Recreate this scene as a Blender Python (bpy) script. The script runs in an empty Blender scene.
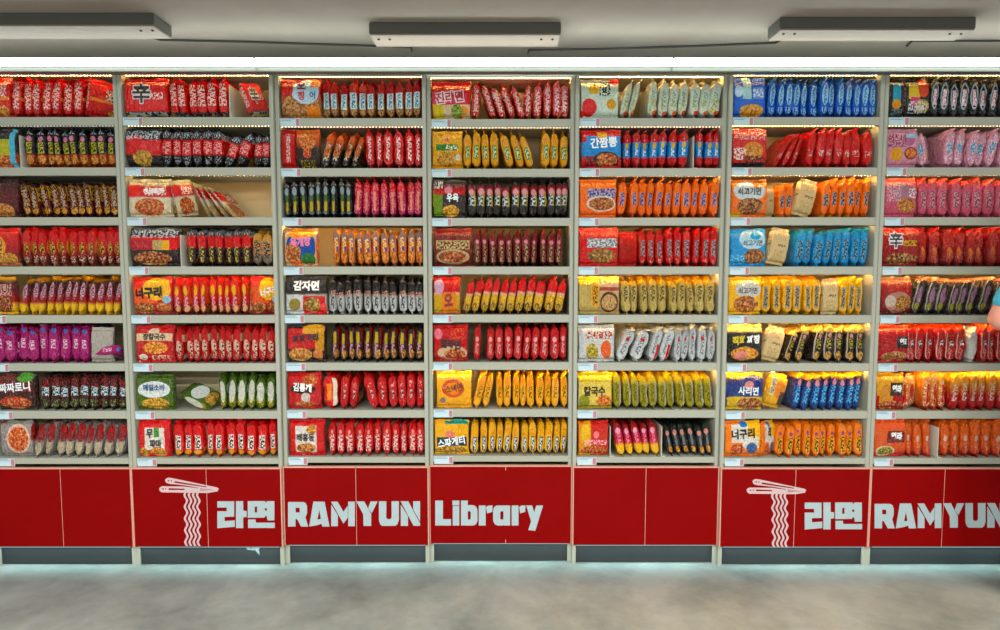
import bpy, bmesh, math, random
from mathutils import Vector, Matrix, noise, Euler
rnd = random.Random(11)
S = bpy.context.scene
COL = S.collection
R = math.radians

# ------------------------------------------------------------------ camera
F, CAMD, CAMH, TILT = 620.0, 2.67, 1.303, R(4.05)
cam = bpy.data.objects.new('camera', bpy.data.cameras.new('camera'))
COL.objects.link(cam)
cam.location = (0, -CAMD, CAMH)
cam.rotation_euler = (R(90) - TILT, 0, 0)
cam.data.sensor_width = 36.0
cam.data.lens = 36.0 * F / 1000.0
cam.data.clip_start = 0.05
S.camera = cam
S.view_settings.view_transform = 'Standard'
S.view_settings.look = 'None'
S.view_settings.gamma = 1.0
S.view_settings.use_curve_mapping = False
S.view_settings.exposure = 0.33
S.cycles.use_denoising = True
S.cycles.max_bounces = 6
S.cycles.sample_clamp_indirect = 4.0


def at(px, py, Y=0.0):
    """world point on the vertical plane y = Y seen at photo pixel (px, py)"""
    x, y = (px - 500) / F, (315 - py) / F
    c, s = math.cos(TILT), math.sin(TILT)
    k = (CAMD + Y) / (c + y * s)
    return Vector((x * k, Y, CAMH + (y * c - s) * k))


# ------------------------------------------------------------------ materials
def lin(h):
    v = [int(h[i:i + 2], 16) / 255 for i in (0, 2, 4)]
    return tuple(c / 12.92 if c <= .04045 else ((c + .055) / 1.055) ** 2.4 for c in v) + (1,)


def hx(h):
    return lin(h if len(h) == 6 else ''.join(c * 2 for c in h))


class NT:
    def __init__(s, name):
        s.m = bpy.data.materials.new(name)
        s.m.use_nodes = True
        s.t = s.m.node_tree
        s.t.nodes.clear()
        s.out = s.n('ShaderNodeOutputMaterial')

    def n(s, ty, **kw):
        o = s.t.nodes.new(ty)
        for k, v in kw.items():
            setattr(o, k, v)
        return o

    def put(s, sock, v):
        if isinstance(v, bpy.types.NodeSocket):
            s.t.links.new(v, sock)
        else:
            sock.default_value = v

    def math(s, op, a, b=None, c=None, clamp=False):
        o = s.n('ShaderNodeMath', operation=op, use_clamp=clamp)
        for i, v in enumerate((a, b, c)):
            if v is not None:
                s.put(o.inputs[i], v)
        return o.outputs[0]

    def mix(s, fac, a, b):
        o = s.n('ShaderNodeMix', data_type='RGBA')
        s.put(o.inputs[0], fac)
        s.put(o.inputs[6], a)
        s.put(o.inputs[7], b)
        return o.outputs[2]

    def noise(s, vec, scale, detail=2.0, rough=.5):
        o = s.n('ShaderNodeTexNoise')
        if vec is not None:
            s.put(o.inputs['Vector'], vec)
        o.inputs['Scale'].default_value = scale
        o.inputs['Detail'].default_value = detail
        o.inputs['Roughness'].default_value = rough
        return o

    def ramp(s, fac, stops, interp='LINEAR'):
        o = s.n('ShaderNodeValToRGB')
        o.color_ramp.interpolation = interp
        e = o.color_ramp.elements
        while len(e) < len(stops):
            e.new(.5)
        for k, (p, c) in enumerate(stops):
            e[k].position = p
            e[k].color = c
        s.put(o.inputs[0], fac)
        return o.outputs[0]

    def bsdf(s, color, rough=.5, spec=.5, normal=None, metal=0):
        b = s.n('ShaderNodeBsdfPrincipled')
        s.put(b.inputs['Base Color'], color)
        s.put(b.inputs['Roughness'], rough)
        s.put(b.inputs['Specular IOR Level'], spec)
        b.inputs['Metallic'].default_value = metal
        if normal is not None:
            s.put(b.inputs['Normal'], normal)
        s.t.links.new(b.outputs[0], s.out.inputs[0])
        return b

    def bump(s, h, strength, dist):
        b = s.n('ShaderNodeBump')
        b.inputs['Strength'].default_value = strength
        b.inputs['Distance'].default_value = dist
        s.put(b.inputs['Height'], h)
        return b.outputs[0]


def vivid(c):
    # film inks: purer than the swatch codes
    g = .3 * c[0] + .59 * c[1] + .11 * c[2]
    return tuple(min(1, max(0, g + (x - g) * 1.18)) for x in c[:3]) + (1,)


def plain(name, h, rough=.5, spec=.5, var=.06, scale=8.0, metal=0):
    m = NT(name)
    c = hx(h)
    co = m.n('ShaderNodeTexCoord').outputs['Object']
    nz = m.noise(co, scale, 4)
    d = tuple(x * (1 - var) for x in c[:3]) + (1,)
    l = tuple(min(1, x * (1 + var)) for x in c[:3]) + (1,)
    m.bsdf(m.ramp(nz.outputs[0], [(.3, d), (.7, l)]), rough, spec, metal=metal)
    return m.m


def emit(name, h, strength):
    m = NT(name)
    e = m.n('ShaderNodeEmission')
    e.inputs[0].default_value = hx(h)
    e.inputs[1].default_value = strength
    m.t.links.new(e.outputs[0], m.out.inputs[0])
    return m.m


def led_mat(name, h, strength):
    """a strip of small bulbs: bright dots along x on a dim band"""
    m = NT(name)
    co = m.n('ShaderNodeTexCoord').outputs['Object']
    x = m.n('ShaderNodeSeparateXYZ')
    m.put(x.inputs[0], co)
    f = m.math('FRACT', m.math('MULTIPLY', x.outputs[0], 72.0))
    d = m.math('COMPARE', f, .5, .2)
    e = m.n('ShaderNodeEmission')
    e.inputs[0].default_value = hx(h)
    m.put(e.inputs[1], m.math('MULTIPLY_ADD', d, strength, strength * .03))
    m.t.links.new(e.outputs[0], m.out.inputs[0])
    return m.m


HALF = {'E': (0.0, .12), 'F': (.12, .5)}     # perimeter range of the narrow side and of the printed face


def pack_mat(name, bands, edge, face, fine=True):
    """printed film: colour bands up the packet, then printed patches on the narrow side (edge) and on the front (face)"""
    m = NT(name)
    uv = m.n('ShaderNodeTexCoord').outputs['UV']
    sc = m.n('ShaderNodeVectorMath', operation='MULTIPLY')
    m.put(sc.inputs[0], uv)
    sc.inputs[1].default_value = (.48, .165, 0)
    oi = m.n('ShaderNodeObjectInfo')
    ofs = m.n('ShaderNodeVectorMath', operation='ADD')
    m.put(ofs.inputs[0], sc.outputs[0])
    m.put(ofs.inputs[1], m.math('MULTIPLY', oi.outputs['Random'], 9.0))
    wob = m.noise(ofs.outputs[0], 22.0, 2)
    w = m.n('ShaderNodeVectorMath', operation='MULTIPLY_ADD')
    m.put(w.inputs[0], wob.outputs['Color'])
    w.inputs[1].default_value = (.022, .05, 0)
    m.put(w.inputs[2], uv)
    w2 = m.n('ShaderNodeVectorMath', operation='SUBTRACT')
    m.put(w2.inputs[0], w.outputs[0])
    w2.inputs[1].default_value = (.011, .025, 0)
    sp = m.n('ShaderNodeSeparateXYZ')
    m.put(sp.inputs[0], w2.outputs[0])
    U, V = sp.outputs[0], sp.outputs[1]
    st = [(float(a), vivid(hx(b))) for a, b in (x.split() for x in bands.split('|'))]
    col = m.ramp(V, st, 'LINEAR')
    spk = m.noise(ofs.outputs[0], 130.0, 2)
    ink = m.noise(sc.outputs[0], 105.0, 0)
    food = m.noise(ofs.outputs[0], 95.0, 3, .6)
    for side, spec in (('E', edge), ('F', face)):
        a, b = HALF[side]
        for it in [x for x in spec.split(';') if x.strip()]:
            k, u0, u1, v0, v1, c = it.split()
            u0, u1, v0, v1 = a + float(u0) * (b - a), a + float(u1) * (b - a), float(v0), float(v1)
            cu, hu, cv, hv = (u0 + u1) / 2, (u1 - u0) / 2, (v0 + v1) / 2, (v1 - v0) / 2
            if k in 'ef':
                q = m.math('DIVIDE', m.math('SUBTRACT', U, cu), hu)
                r = m.math('DIVIDE', m.math('SUBTRACT', V, cv), hv)
                mask = m.math('LESS_THAN', m.math('ADD', m.math('MULTIPLY', q, q), m.math('MULTIPLY', r, r)), 1.0)
            else:
                mask = m.math('MULTIPLY', m.math('COMPARE', U, cu, hu), m.math('COMPARE', V, cv, hv))
            cc = vivid(hx(c))
            if k == 't':
                mask = m.math('MULTIPLY', mask, m.math('GREATER_THAN', ink.outputs[0], .5))
            if k == 's':
                mask = m.math('MULTIPLY', mask, m.math('GREATER_THAN', spk.outputs[0], .56))
            if k == 'f':
                dk = tuple(x * .22 for x in cc[:3]) + (1,)
                hi = tuple(min(1, x * .5 + y) for x, y in zip(cc[:3], (.45, .33, .1))) + (1,)
                cc = m.ramp(food.outputs[0], [(.36, dk), (.5, cc), (.64, hi)])
            col = m.mix(mask, col, cc)
    # small print all over the film
    fp = m.noise(ofs.outputs[0], 170.0, 2, .6)
    lift = m.n('ShaderNodeMix', data_type='RGBA', blend_type='MULTIPLY')
    m.put(lift.inputs[0], 1.0 if fine else 0.0)
    m.put(lift.inputs[6], col)
    m.put(lift.inputs[7], m.ramp(fp.outputs[0], [(.32, (.6, .57, .56, 1)), (.46, (1, 1, 1, 1))]))
    col = m.mix(m.math('MULTIPLY', m.math('GREATER_THAN', fp.outputs[0], .66), .25 if fine else 0.0), lift.outputs[2], hx('e8ddd0'))
    h1 = m.noise(ofs.outputs[0], 60.0, 3, .6)
    st2 = m.n('ShaderNodeVectorMath', operation='MULTIPLY')
    m.put(st2.inputs[0], ofs.outputs[0])
    st2.inputs[1].default_value = (1.6, .5, 1)
    h2 = m.noise(st2.outputs[0], 90.0, 1)
    hh = m.math('ADD', h1.outputs[0], m.math('MULTIPLY', h2.outputs[0], .5))
    m.bsdf(col, .14, .5, m.bump(hh, 1.0, .016))
    return m.m


def wavy(name, a, b, scale, rough, bumpy=0):
    m = NT(name)
    co = m.n('ShaderNodeTexCoord').outputs['Object']
    n1 = m.noise(co, scale, 6, .62)
    n2 = m.noise(co, scale * 9, 3)
    f = m.math('ADD', m.math('MULTIPLY', n1.outputs[0], .85), m.math('MULTIPLY', n2.outputs[0], .15))
    m.bsdf(m.ramp(f, [(.36, hx(a)), (.62, hx(b))]), rough, .5, m.bump(n2.outputs[0], bumpy, .004) if bumpy else None)
    return m.m


M = {
    'shelf': plain('cream_laminate', 'a2a698', .42, .5, .03, 3),
    'back': plain('back_laminate', 'c4b690', .6, .3, .04, 3),
    'red': plain('red_vinyl', '820001', .55, .08, .05, 4),
    'trim': plain('panel_edge', 'd9a08c', .5, .4),
    'kick': plain('dark_grey_plinth', '2a2e30', .45, .4, .08, 6),
    'sign': plain('pale_sign_vinyl', 'a6babf', .5, .4, .03, 20),
    'emblem': plain('pinkish_white_vinyl', 'cbb2b5', .5, .4, .03, 20),
    'floor': wavy('polished_concrete', '68726f', '949d99', 2.2, .36, .04),
    'ceil': wavy('painted_ceiling', '9a8d83', 'a89b90', 1.1, .8),
    'wall': wavy('painted_wall', 'aaa79f', 'b8b5ad', 1.4, .8),
    'lamp': plain('grey_metal_housing', '64645e', .5, .5, .04, 5),
    'lampdiff': plain('unlit_diffuser', 'a39286', .55, .4, .03, 5),
    'dark': plain('dark_cable', '35332f', .5, .4),
    'tube': emit('tube_glow', 'effffb', 7.5),
    'tubebase': plain('tube_housing', '6e6f66', .5, .5),
    'cap': plain('white_cap', 'f4f6f4', .4, .4),
    'toe': emit('toe_glow', 'aef3f6', .6),
    'tag': plain('price_card', 'b9d2dc', .5, .4, .04, 60),
    'tagmark': plain('red_print', 'b5757c', .5, .4, .3, 300),
    'tagink': plain('blue_print', '5f8fa8', .5, .4),
    'acryl': plain('white_divider', 'd6d3c6', .3, .5, .03),
    'skin': plain('skin', 'd99a88', .5, .4, .05, 20),
    'sleeve': plain('cyan_cloth', '49b7d8', .8, .2, .08, 60),
    'trouser': plain('dark_trousers', '2e3540', .8, .2, .1, 60),
    'hair': plain('dark_hair', '1c1613', .5, .4, .3, 90),
    'shoe': plain('dark_shoe', '222222', .5, .4),
    'scrap': plain('silvery_scrap', '7e898d', .3, .6, .3, 60),
}
LEDM = {}
for lv, c_, stg in ((0, 'fff0dc', 4), (1, 'ffe2b8', 12), (2, 'ffc878', 45), (3, 'ffbe68', 130)):
    LEDM[lv] = led_mat('led_glow_%d' % lv, c_, stg)


# ------------------------------------------------------------------ mesh helpers
def link(name, me, mat=None, parent=None):
    o = bpy.data.objects.new(name, me)
    COL.objects.link(o)
    if mat is not None:
        if len(me.materials) == 0:
            me.materials.append(mat)
        else:
            o.material_slots[0].link = 'OBJECT'
            o.material_slots[0].material = mat
    if parent is not None:
        o.parent = parent
    return o


def box_bm(bm, lo, hi, bev=0.0):
    r = bmesh.ops.create_cube(bm, size=1)
    c = [(a + b) / 2 for a, b in zip(lo, hi)]
    d = [b - a for a, b in zip(lo, hi)]
    for v in r['verts']:
        v.co = Vector((v.co.x * d[0] + c[0], v.co.y * d[1] + c[1], v.co.z * d[2] + c[2]))
    if bev:
        es = {e for v in r['verts'] for e in v.link_edges}
        bmesh.ops.bevel(bm, geom=list(es), offset=bev, segments=2, affect='EDGES')


def boxes(name, lst, mat, parent=None, bev=0.0):
    bm = bmesh.new()
    for lo, hi in lst:
        box_bm(bm, lo, hi, bev)
    me = bpy.data.meshes.new(name)
    bm.to_mesh(me)
    bm.free()
    return link(name, me, mat, parent)


def cyl_bm(bm, p, q, r, seg=12):
    p, q = Vector(p), Vector(q)
    d = q - p
    rot = d.to_track_quat('Z', 'Y').to_matrix().to_4x4()
    bmesh.ops.create_cone(bm, cap_ends=True, segments=seg, radius1=r, radius2=r, depth=d.length,
                          matrix=Matrix.Translation((p + q) / 2) @ rot)


def tag(o, label, cat=None, group=None, kind=None):
    if label:
        o['label'] = label
    if cat:
        o['category'] = cat
    if group:
        o['group'] = group
    if kind:
        o['kind'] = kind
    return o


def empty(name, loc=(0, 0, 0)):
    o = bpy.data.objects.new(name, None)
    o.empty_display_size = .05
    COL.objects.link(o)
    o.location = loc
    return o


def poly_obj(name, polys, mat, parent=None, ext=.0008):
    """flat cut-out shapes: each entry is a list of outlines (the first the outer one, the others holes) of world points on a plane y = const"""
    verts, faces = [], []
    for outl in polys:
        cu = bpy.data.curves.new('tmp', 'CURVE')
        cu.dimensions = '2D'
        cu.fill_mode = 'BOTH'
        cu.extrude = ext
        y = outl[0][0].y
        for ol in outl:
            s = cu.splines.new('POLY')
            s.points.add(len(ol) - 1)
            for p, q in zip(s.points, ol):
                p.co = (q.x, q.z, 0, 1)
            s.use_cyclic_u = True
        ob = bpy.data.objects.new('tmp', cu)
        COL.objects.link(ob)
        dg = bpy.context.evaluated_depsgraph_get()
        me = bpy.data.meshes.new_from_object(ob.evaluated_get(dg))
        b = len(verts)
        verts += [(v.co.x, y - v.co.z, v.co.y) for v in me.vertices]
        faces += [tuple(b + i for i in p.vertices) for p in me.polygons]
        bpy.data.objects.remove(ob)
        bpy.data.meshes.remove(me)
        bpy.data.curves.remove(cu)
    me = bpy.data.meshes.new(name)
    me.from_pydata(verts, [], faces)
    me.update()
    return link(name, me, mat, parent)


# ------------------------------------------------------------------ the setting
tag(boxes('floor', [((-6, -7, -.1), (6, .6, 0))], M['floor']), 'grey polished concrete floor in front of the shelves', kind='structure')
CEILZ = 2.285
tag(boxes('ceiling', [((-6, -7, CEILZ), (6, .6, CEILZ + .1))], M['ceil']), 'pale greige painted ceiling above the shelves', kind='structure')
tag(boxes('wall_back', [((-6, .33, 0), (6, .45, CEILZ))], M['wall']), 'grey wall behind the shelves', kind='structure')

# ------------------------------------------------------------------ shelf units
DX = [-2.2315, -1.613, -.956, -.314, .32, .965, 1.6215, 2.268]
BY = [0, 0, .018, .034, .018, 0, 0]
PITCH, OPEN, ZB0 = .2098, .176, 1.952
TH = .0168            # side panel thickness
DEPTH = .27
zb = lambda r: ZB0 - PITCH * r
ORD = 'first second third fourth fifth sixth seventh eighth ninth tenth eleventh twelfth thirteenth fourteenth fifteenth sixteenth'.split()
BAYW = ['%s bay from left' % ORD[i] for i in range(7)]
ROWW = ['top shelf', 'second shelf', 'third shelf', 'fourth shelf', 'fifth shelf', 'sixth shelf', 'seventh shelf', 'bottom shelf']
LED = ['20012000', '21212000', '21131000', '31122030', '31223230', '22323330', '21223330']
UNITLAB = ['cream shelf unit cut off by the left edge, plain red base',
           'cream shelf unit with the first noodle emblem and Hangul on its red base',
           'cream shelf unit with the complete word RAMYUN on its red base',
           'cream shelf unit with the word Library on its red base',
           'cream shelf unit with plain red base, right of the Library unit',
           'cream shelf unit with the second noodle emblem and Hangul on its red base',
           'cream shelf unit at right edge with cut-off RAMYUN on its red base']
units, panels = [], []
for b in range(7):
    x0, x1, Y = DX[b] + .0006, DX[b + 1] - .0006, BY[b]
    u = empty('shelf_unit', ((x0 + x1) / 2, Y, 0))
    tag(u, UNITLAB[b], 'shelf', 'cream shelf units along the wall')
    cx = (x0 + x1) / 2
    a, c = x0 - cx, x1 - cx
    zt = ZB0 + OPEN
    for xa, xb in ((a, a + TH), (c - TH, c)):
        boxes('side_panel', [((xa, 0, 0), (xb, DEPTH, zt + .022))], M['shelf'], u, .0015)
    boxes('back_panel', [((a + TH, DEPTH - .01, .05), (c - TH, DEPTH, zt + .022))], M['back'], u)
    boxes('top_board', [((a + TH, .001, zt), (c - TH, .016, zt + .022)), ((a + TH, .016, zt + .007), (c - TH, DEPTH - .01, zt + .022))], M['shelf'], u, .001)
    for r in range(8):
        z = zb(r)
        t = PITCH - OPEN if r < 7 else .026
        boxes('shelf_board', [((a + TH, .001, z - t), (c - TH, .016, z)), ((a + TH, .016, z - t + (.007 if r < 7 else 0)), (c - TH, DEPTH - .01, z))], M['shelf'], u, .001)
        ztop = z + OPEN
        lv = int(LED[b][r])
        boxes('led_strip', [((a + TH + .002, .0175, ztop + .0015), (c - TH - .002, .0255, ztop + .0055))], LEDM[lv], u)
    # base
    bounds = [(a + .0055, (a + c) / 2 - .0012), ((a + c) / 2 + .0012, c - .0055)] if b != 3 else [(a + .0055, c - .0055)]
    for xa, xb in bounds:
        p = boxes('front_panel', [((xa, -.018, .091), (xb, -.0005, .441))], M['red'], u, .001)
        boxes('panel_edge', [((xa, -.0185, .4405), (xb, -.0005, .4445))], M['trim'], p)
        panels.append((b, p))
    if b != 3:
        boxes('seam', [((bounds[0][1], -.0165, .092), (bounds[1][0], -.0005, .440))], M['trim'], u)
    else:
        boxes('seam', [((.021, -.0186, .424), (.0235, -.0178, .4395))], M['trim'], u)
        boxes('seam', [((.021, -.0186, .093), (.0235, -.0178, .11))], M['trim'], u)
    for xa, xb in ((a, a + .0046), (c - .0046, c)):
        boxes('edge_strip', [((xa, -.0168, .0915), (xb, -.0005, .4440))], M['trim'], u)
    boxes('kick_plate', [((a + TH, .004, .004), (c - TH, .03, .0905))], M['kick'], u)
    for xa, xb in ((a, a + TH), (c - TH, c)):
        boxes('foot', [((xa - .0004, -.004, .0), (xb + .0004, -.0004, .0905))], M['shelf'], u)
    boxes('toe_light', [((a + TH, -.016, .0880), (c - TH, -.004, .0905))], M['toe'], u)
    units.append(u)

# lettering on the red base
Q = 70 / 1000.0


def G(ox, oy, b, dx=0, dy=0):
    def f(pts):
        return [at(ox + x * Q + dx, oy + y * Q + dy, BY[b] - .0190) for x, y in pts]
    return f


def panel_of(b, k):
    return [p for bb, p in panels if bb == b][k]


def put_letters(name, b, k, polys, mat, label=None):
    p = panel_of(b, k)
    o = poly_obj(name, polys, mat, None)
    o.parent = p
    o.matrix_parent_inverse = Matrix.Translation(-Vector(((DX[b] + DX[b + 1]) / 2, BY[b], 0)))
    if label:
        o['label'] = label
    return o


KO1 = [[[(105, 90), (345, 90), (345, 308), (208, 312), (208, 372), (355, 362), (355, 452), (105, 475), (105, 232), (240, 232), (240, 178), (105, 178)]],
       [[(372, 88), (475, 88), (475, 222), (525, 232), (525, 312), (475, 320), (475, 472), (372, 472)]],
       [[(540, 88), (785, 88), (800, 112), (815, 88), (920, 88), (920, 362), (822, 362), (812, 300), (790, 300), (780, 322), (540, 325)],
        [(640, 168), (674, 160), (674, 250), (640, 250)], [(782, 188), (815, 188), (815, 222), (782, 222)]],
       [[(545, 350), (650, 350), (655, 395), (925, 395), (925, 470), (545, 470)]]]
RAM = [[[(58, 100), (270, 100), (310, 115), (330, 160), (330, 260), (308, 320), (345, 450), (245, 450), (190, 345), (165, 345), (165, 450), (58, 450)],
        [(166, 182), (225, 182), (225, 250), (166, 250)]],
       [[(420, 95), (580, 95), (650, 450), (548, 450), (538, 410), (470, 432), (360, 450)], [(505, 210), (528, 345), (478, 350)]],
       [[(675, 140), (770, 290), (770, 445), (675, 445)]],
       [[(672, 95), (765, 95), (850, 240), (912, 150), (912, 320), (850, 408)]],
       [[(918, 95), (1012, 95), (1012, 445), (918, 445)]]]
YUN = [[[(65, 92), (175, 92), (225, 185), (275, 275), (275, 440), (165, 440), (160, 275)]],
       [[(265, 92), (365, 92), (282, 262), (232, 190)]],
       [[(385, 90), (490, 90), (490, 325), (510, 345), (545, 345), (565, 325), (565, 90), (670, 90), (670, 360), (650, 415), (620, 440), (430, 440), (405, 420), (385, 360)]],
       [[(697, 140), (800, 300), (800, 440), (697, 440)]],
       [[(695, 90), (805, 90), (972, 405), (972, 440), (880, 440)]],
       [[(875, 90), (972, 90), (972, 378), (875, 205)]]]
LIB = [[[(75, 80), (185, 80), (185, 345), (300, 345), (300, 435), (75, 435)]],
       [[(320, 80), (418, 80), (418, 147), (320, 147)]], [[(325, 158), (418, 158), (418, 435), (325, 435)]],
       [[(443, 80), (540, 80), (540, 145), (620, 145), (660, 165), (678, 210), (678, 370), (660, 415), (620, 435), (443, 435)],
        [(540, 230), (570, 230), (582, 245), (582, 335), (570, 352), (540, 352)]],
       [[(697, 150), (795, 150), (795, 435), (697, 435)]], [[(800, 175), (830, 152), (895, 150), (890, 240), (815, 262)]]]
RARY = [[[(235, 150), (430, 150), (430, 435), (345, 435), (340, 425), (330, 435), (250, 435), (210, 415), (188, 370), (188, 210), (205, 170)],
         [(290, 250), (300, 232), (335, 230), (335, 350), (290, 350)]],
        [[(452, 150), (550, 150), (550, 435), (452, 435)]], [[(560, 175), (585, 152), (650, 150), (645, 240), (572, 262)]],
        [[(660, 150), (745, 150), (775, 250), (730, 375)]], [[(805, 150), (900, 150), (790, 510), (690, 500)]]]
STICK1 = [[(150, 100), (185, 82), (230, 85), (890, 222), (915, 245), (890, 262), (700, 240), (430, 190), (210, 168), (165, 155), (145, 128)],
          [(175, 122), (205, 108), (205, 138)], [(228, 114), (242, 114), (242, 136), (228, 136)], [(278, 128), (740, 206), (740, 220), (278, 154)]]
STICK2 = [[(75, 215), (110, 203), (430, 207), (650, 240), (780, 258), (905, 262), (895, 275), (760, 298), (100, 290), (70, 270), (60, 240)],
          [(95, 240), (125, 226), (125, 256)], [(148, 230), (162, 230), (162, 252), (148, 252)], [(195, 230), (425, 238), (425, 256), (195, 256)], [(640, 252), (745, 258), (745, 264), (640, 264)]]


def strand(x):
    L, Rr = [], []
    n = 56
    for i in range(n + 1):
        y = 225 + (1055 - 225) * i / n
        cxx = x + 12 * i / n - 17 * math.cos(2 * math.pi * (y - 328) / 168.0)
        L.append((cxx - 15, y))
        Rr.append((cxx + 15, y))
    return [L + Rr[::-1]]


for b, dx, dy in ((1, 0, 0), (5, 587.3, 1.3)):
    g = G(155, 472, b, dx, dy)
    pol = [[g(o) for o in STICK1], [[p + Vector((0, -.0003, 0)) for p in g(o)] for o in STICK2]]
    for x in (440, 500, 560, 618):
        pol.append([[p + Vector((0, -.0008, 0)) for p in g(o)] for o in strand(x)])
    put_letters('noodle_emblem', b, 0, pol, M['emblem'], 'pinkish white chopsticks lifting wavy noodles')
    g = G(210, 495, b, dx, dy)
    put_letters('lettering', b, 1, [[g(o) for o in p] for p in KO1], M['sign'], 'pale block letters')
for b, dx, dy in ((2, 0, 0), (6, 586.5, 1.8)):
    g = G(284, 495, b, dx, dy)
    put_letters('lettering', b, 0, [[g(o) for o in p] for p in RAM], M['sign'], 'pale block letters')
    g = G(352, 495, b, dx, dy)
    put_letters('lettering', b, 1, [[g(o) for o in p] for p in YUN], M['sign'], 'pale block letters')
g, g2 = G(430, 495, 3), G(480, 495, 3)
put_letters('lettering', 3, 0, [[g(o) for o in p] for p in LIB] + [[g2(o) for o in p] for p in RARY], M['sign'], 'pale block letters')

# torn silvery scrap stuck on the plinth
pts = [(246, 547.5), (248.5, 546.6), (251, 548), (255, 546.5), (258, 546), (262.5, 544.6), (260, 547), (258.6, 550), (260, 555.5), (257.5, 553), (255.5, 550.3), (250, 550), (247.5, 549.6)]
o = poly_obj('torn_scrap', [[[at(x, y, .0030) for x, y in pts]]], M['scrap'], None, .0009)
tag(o, 'small torn silvery scrap stuck on the dark plinth below the Hangul', 'scrap')

# ------------------------------------------------------------------ lamps above
zt = ZB0 + OPEN + .0225
for k, (xa, xb, lab) in enumerate(((-2.75, -1.0045, 'glowing white tube light over the two leftmost bays'),
                                   (-1.0035, .7085, 'glowing white tube light over the middle bays'),
                                   (.7095, 2.45, 'glowing white tube light over the two rightmost bays'))):
    zt_, zg0, zg1 = at(500, 62.3, -.060).z, at(500, 71.6, -.044).z, at(500, 67.6, -.044).z
    e = empty('tube_light', ((xa + xb) / 2, 0, zg0))
    tag(e, lab, 'light', 'tube lights along the shelf top')
    h = (xb - xa) / 2
    boxes('housing', [((-h, -.044, 0), (h, -.002, zg1 - zg0)), ], M['tubebase'], e, .001)
    rt, zc = .0165, zt_ - zg0
    bm = bmesh.new()
    cyl_bm(bm, (-h + .003, -.060, zc), (h - .003, -.060, zc), rt, 16)
    me = bpy.data.meshes.new('tube')
    bm.to_mesh(me)
    bm.free()
    link('tube', me, M['tube'], e)
    for s in (-1, 1):
        bm = bmesh.new()
        cyl_bm(bm, (s * h, -.060, zc), (s * (h - .003), -.060, zc), rt * 1.02, 16)
        me = bpy.data.meshes.new('end_cap')
        bm.to_mesh(me)
        bm.free()
        link('end_cap', me, M['cap'], e)

for (fa, fb, lab) in (((-60, 15, 154, 17, 25, 38), 0, 'unlit grey batten light on the ceiling at left edge'),
                      ((369, 24, 561, 29, 34, 46), 0, 'unlit grey batten light on the ceiling above Library'),
                      ((780, 22, 976, 20, 29, 40), 0, 'unlit grey batten light on the ceiling, rightmost of three')):
    pxa, pya, pxb, pyb, ym, yb = fa
    hgt = .05
    # distance of the front lower edge from its pixel row
    def ydist(py, z):
        y = (315 - py) / F
        c, s = math.cos(TILT), math.sin(TILT)
        k = (z - CAMH) / (y * c - s)
        return k * (c + y * s) - CAMD, k
    Yf, kf = ydist(ym + 1, CEILZ - hgt)
    Yb, kb = ydist(yb + 1, CEILZ - hgt)
    xa, xb = (pxa - 500) / F * kf, (pxb - 500) / F * kf
    e = empty('batten_light', ((xa + xb) / 2, (Yf + Yb) / 2, CEILZ))
    tag(e, lab, 'light', 'unlit batten lights on the ceiling')
    h, d = (xb - xa) / 2, (Yb - Yf) / 2
    boxes('housing', [((-h, -d, -hgt + .006), (h, d, -.0005))], M['lamp'], e, .003)
    boxes('diffuser', [((-h + .004, -d + .003, -hgt), (h - .004, d - .003, -hgt + .006))], M['lampdiff'], e)
    for s in (-1, 1):
        for q in (.03, .075):
            bm = bmesh.new()
            cyl_bm(bm, (s * (h - q), -d * .35, -hgt - .004), (s * (h - q), -d * .35, -hgt), .005, 8)
            me = bpy.data.meshes.new('screw')
            bm.to_mesh(me)
            bm.free()
            link('screw', me, M['dark'], e)


def cable(name, pix, lab):
    bm = bmesh.new()
    ps = []
    for px, py in pix:
        y = (315 - py) / F
        c, s = math.cos(TILT), math.sin(TILT)
        k = (CEILZ - .006 - CAMH) / (y * c - s)
        ps.append(Vector(((px - 500) / F * k, k * (c + y * s) - CAMD, CEILZ - .006)))
    for p, q in zip(ps, ps[1:]):
        cyl_bm(bm, p, q, .0045, 8)
    me = bpy.data.meshes.new(name)
    bm.to_mesh(me)
    bm.free()
    tag(link(name, me, M['dark']), lab, 'cable', 'dark cables between the ceiling lights')


cable('ceiling_cable', [(151, 37), (160, 40), (250, 42), (340, 45), (411, 47), (412, 51)], 'dark cable on the ceiling between left and middle batten lights')
cable('ceiling_cable', [(528, 53), (529, 50), (600, 49), (700, 46), (775, 43), (781, 40)], 'dark cable on the ceiling between middle and right batten lights')
cable('ceiling_cable', [(907, 46), (912, 41), (960, 41), (1030, 41)], 'dark cable on the ceiling running off to the right edge')

# ------------------------------------------------------------------ noodle packets
PH, PT, PW = .165, .048, .19          # height with seals, thickness, width of one packet
FB, FT = .075, .915                   # where the lower and upper seal begin


def perimeter(n=14.0):
    """(x, y, u) once round the packet: narrow side (-y), printed face (+x), other side (+y), back (-x)"""
    seq = []
    nar = (-1, -.86, -.35, .35, .86)
    wide = (-1, -.94, -.78, -.5, -.2, .2, .5, .78, .94)
    seq += [(t, -1, .12 * (t + 1) / 2) for t in nar]
    seq += [(1, t, .12 + .38 * (t + 1) / 2) for t in wide]
    seq += [(-t, 1, .5 + .12 * (t + 1) / 2) for t in nar]
    seq += [(-1, -t, .62 + .38 * (t + 1) / 2) for t in wide]
    out = []
    for a, b, u in seq:
        k = (abs(a) ** n + abs(b) ** n) ** (-1 / n)
        out.append((a * k, b * k, u))
    return out


PER = perimeter()


def thick(v):
    if v <= FB or v >= FT:
        return .035
    s = 2 * (v - FB) / (FT - FB) - 1
    return max(.035, (1 - abs(s) ** (4.6 if s > 0 else 7.5)) ** .5)


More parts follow.
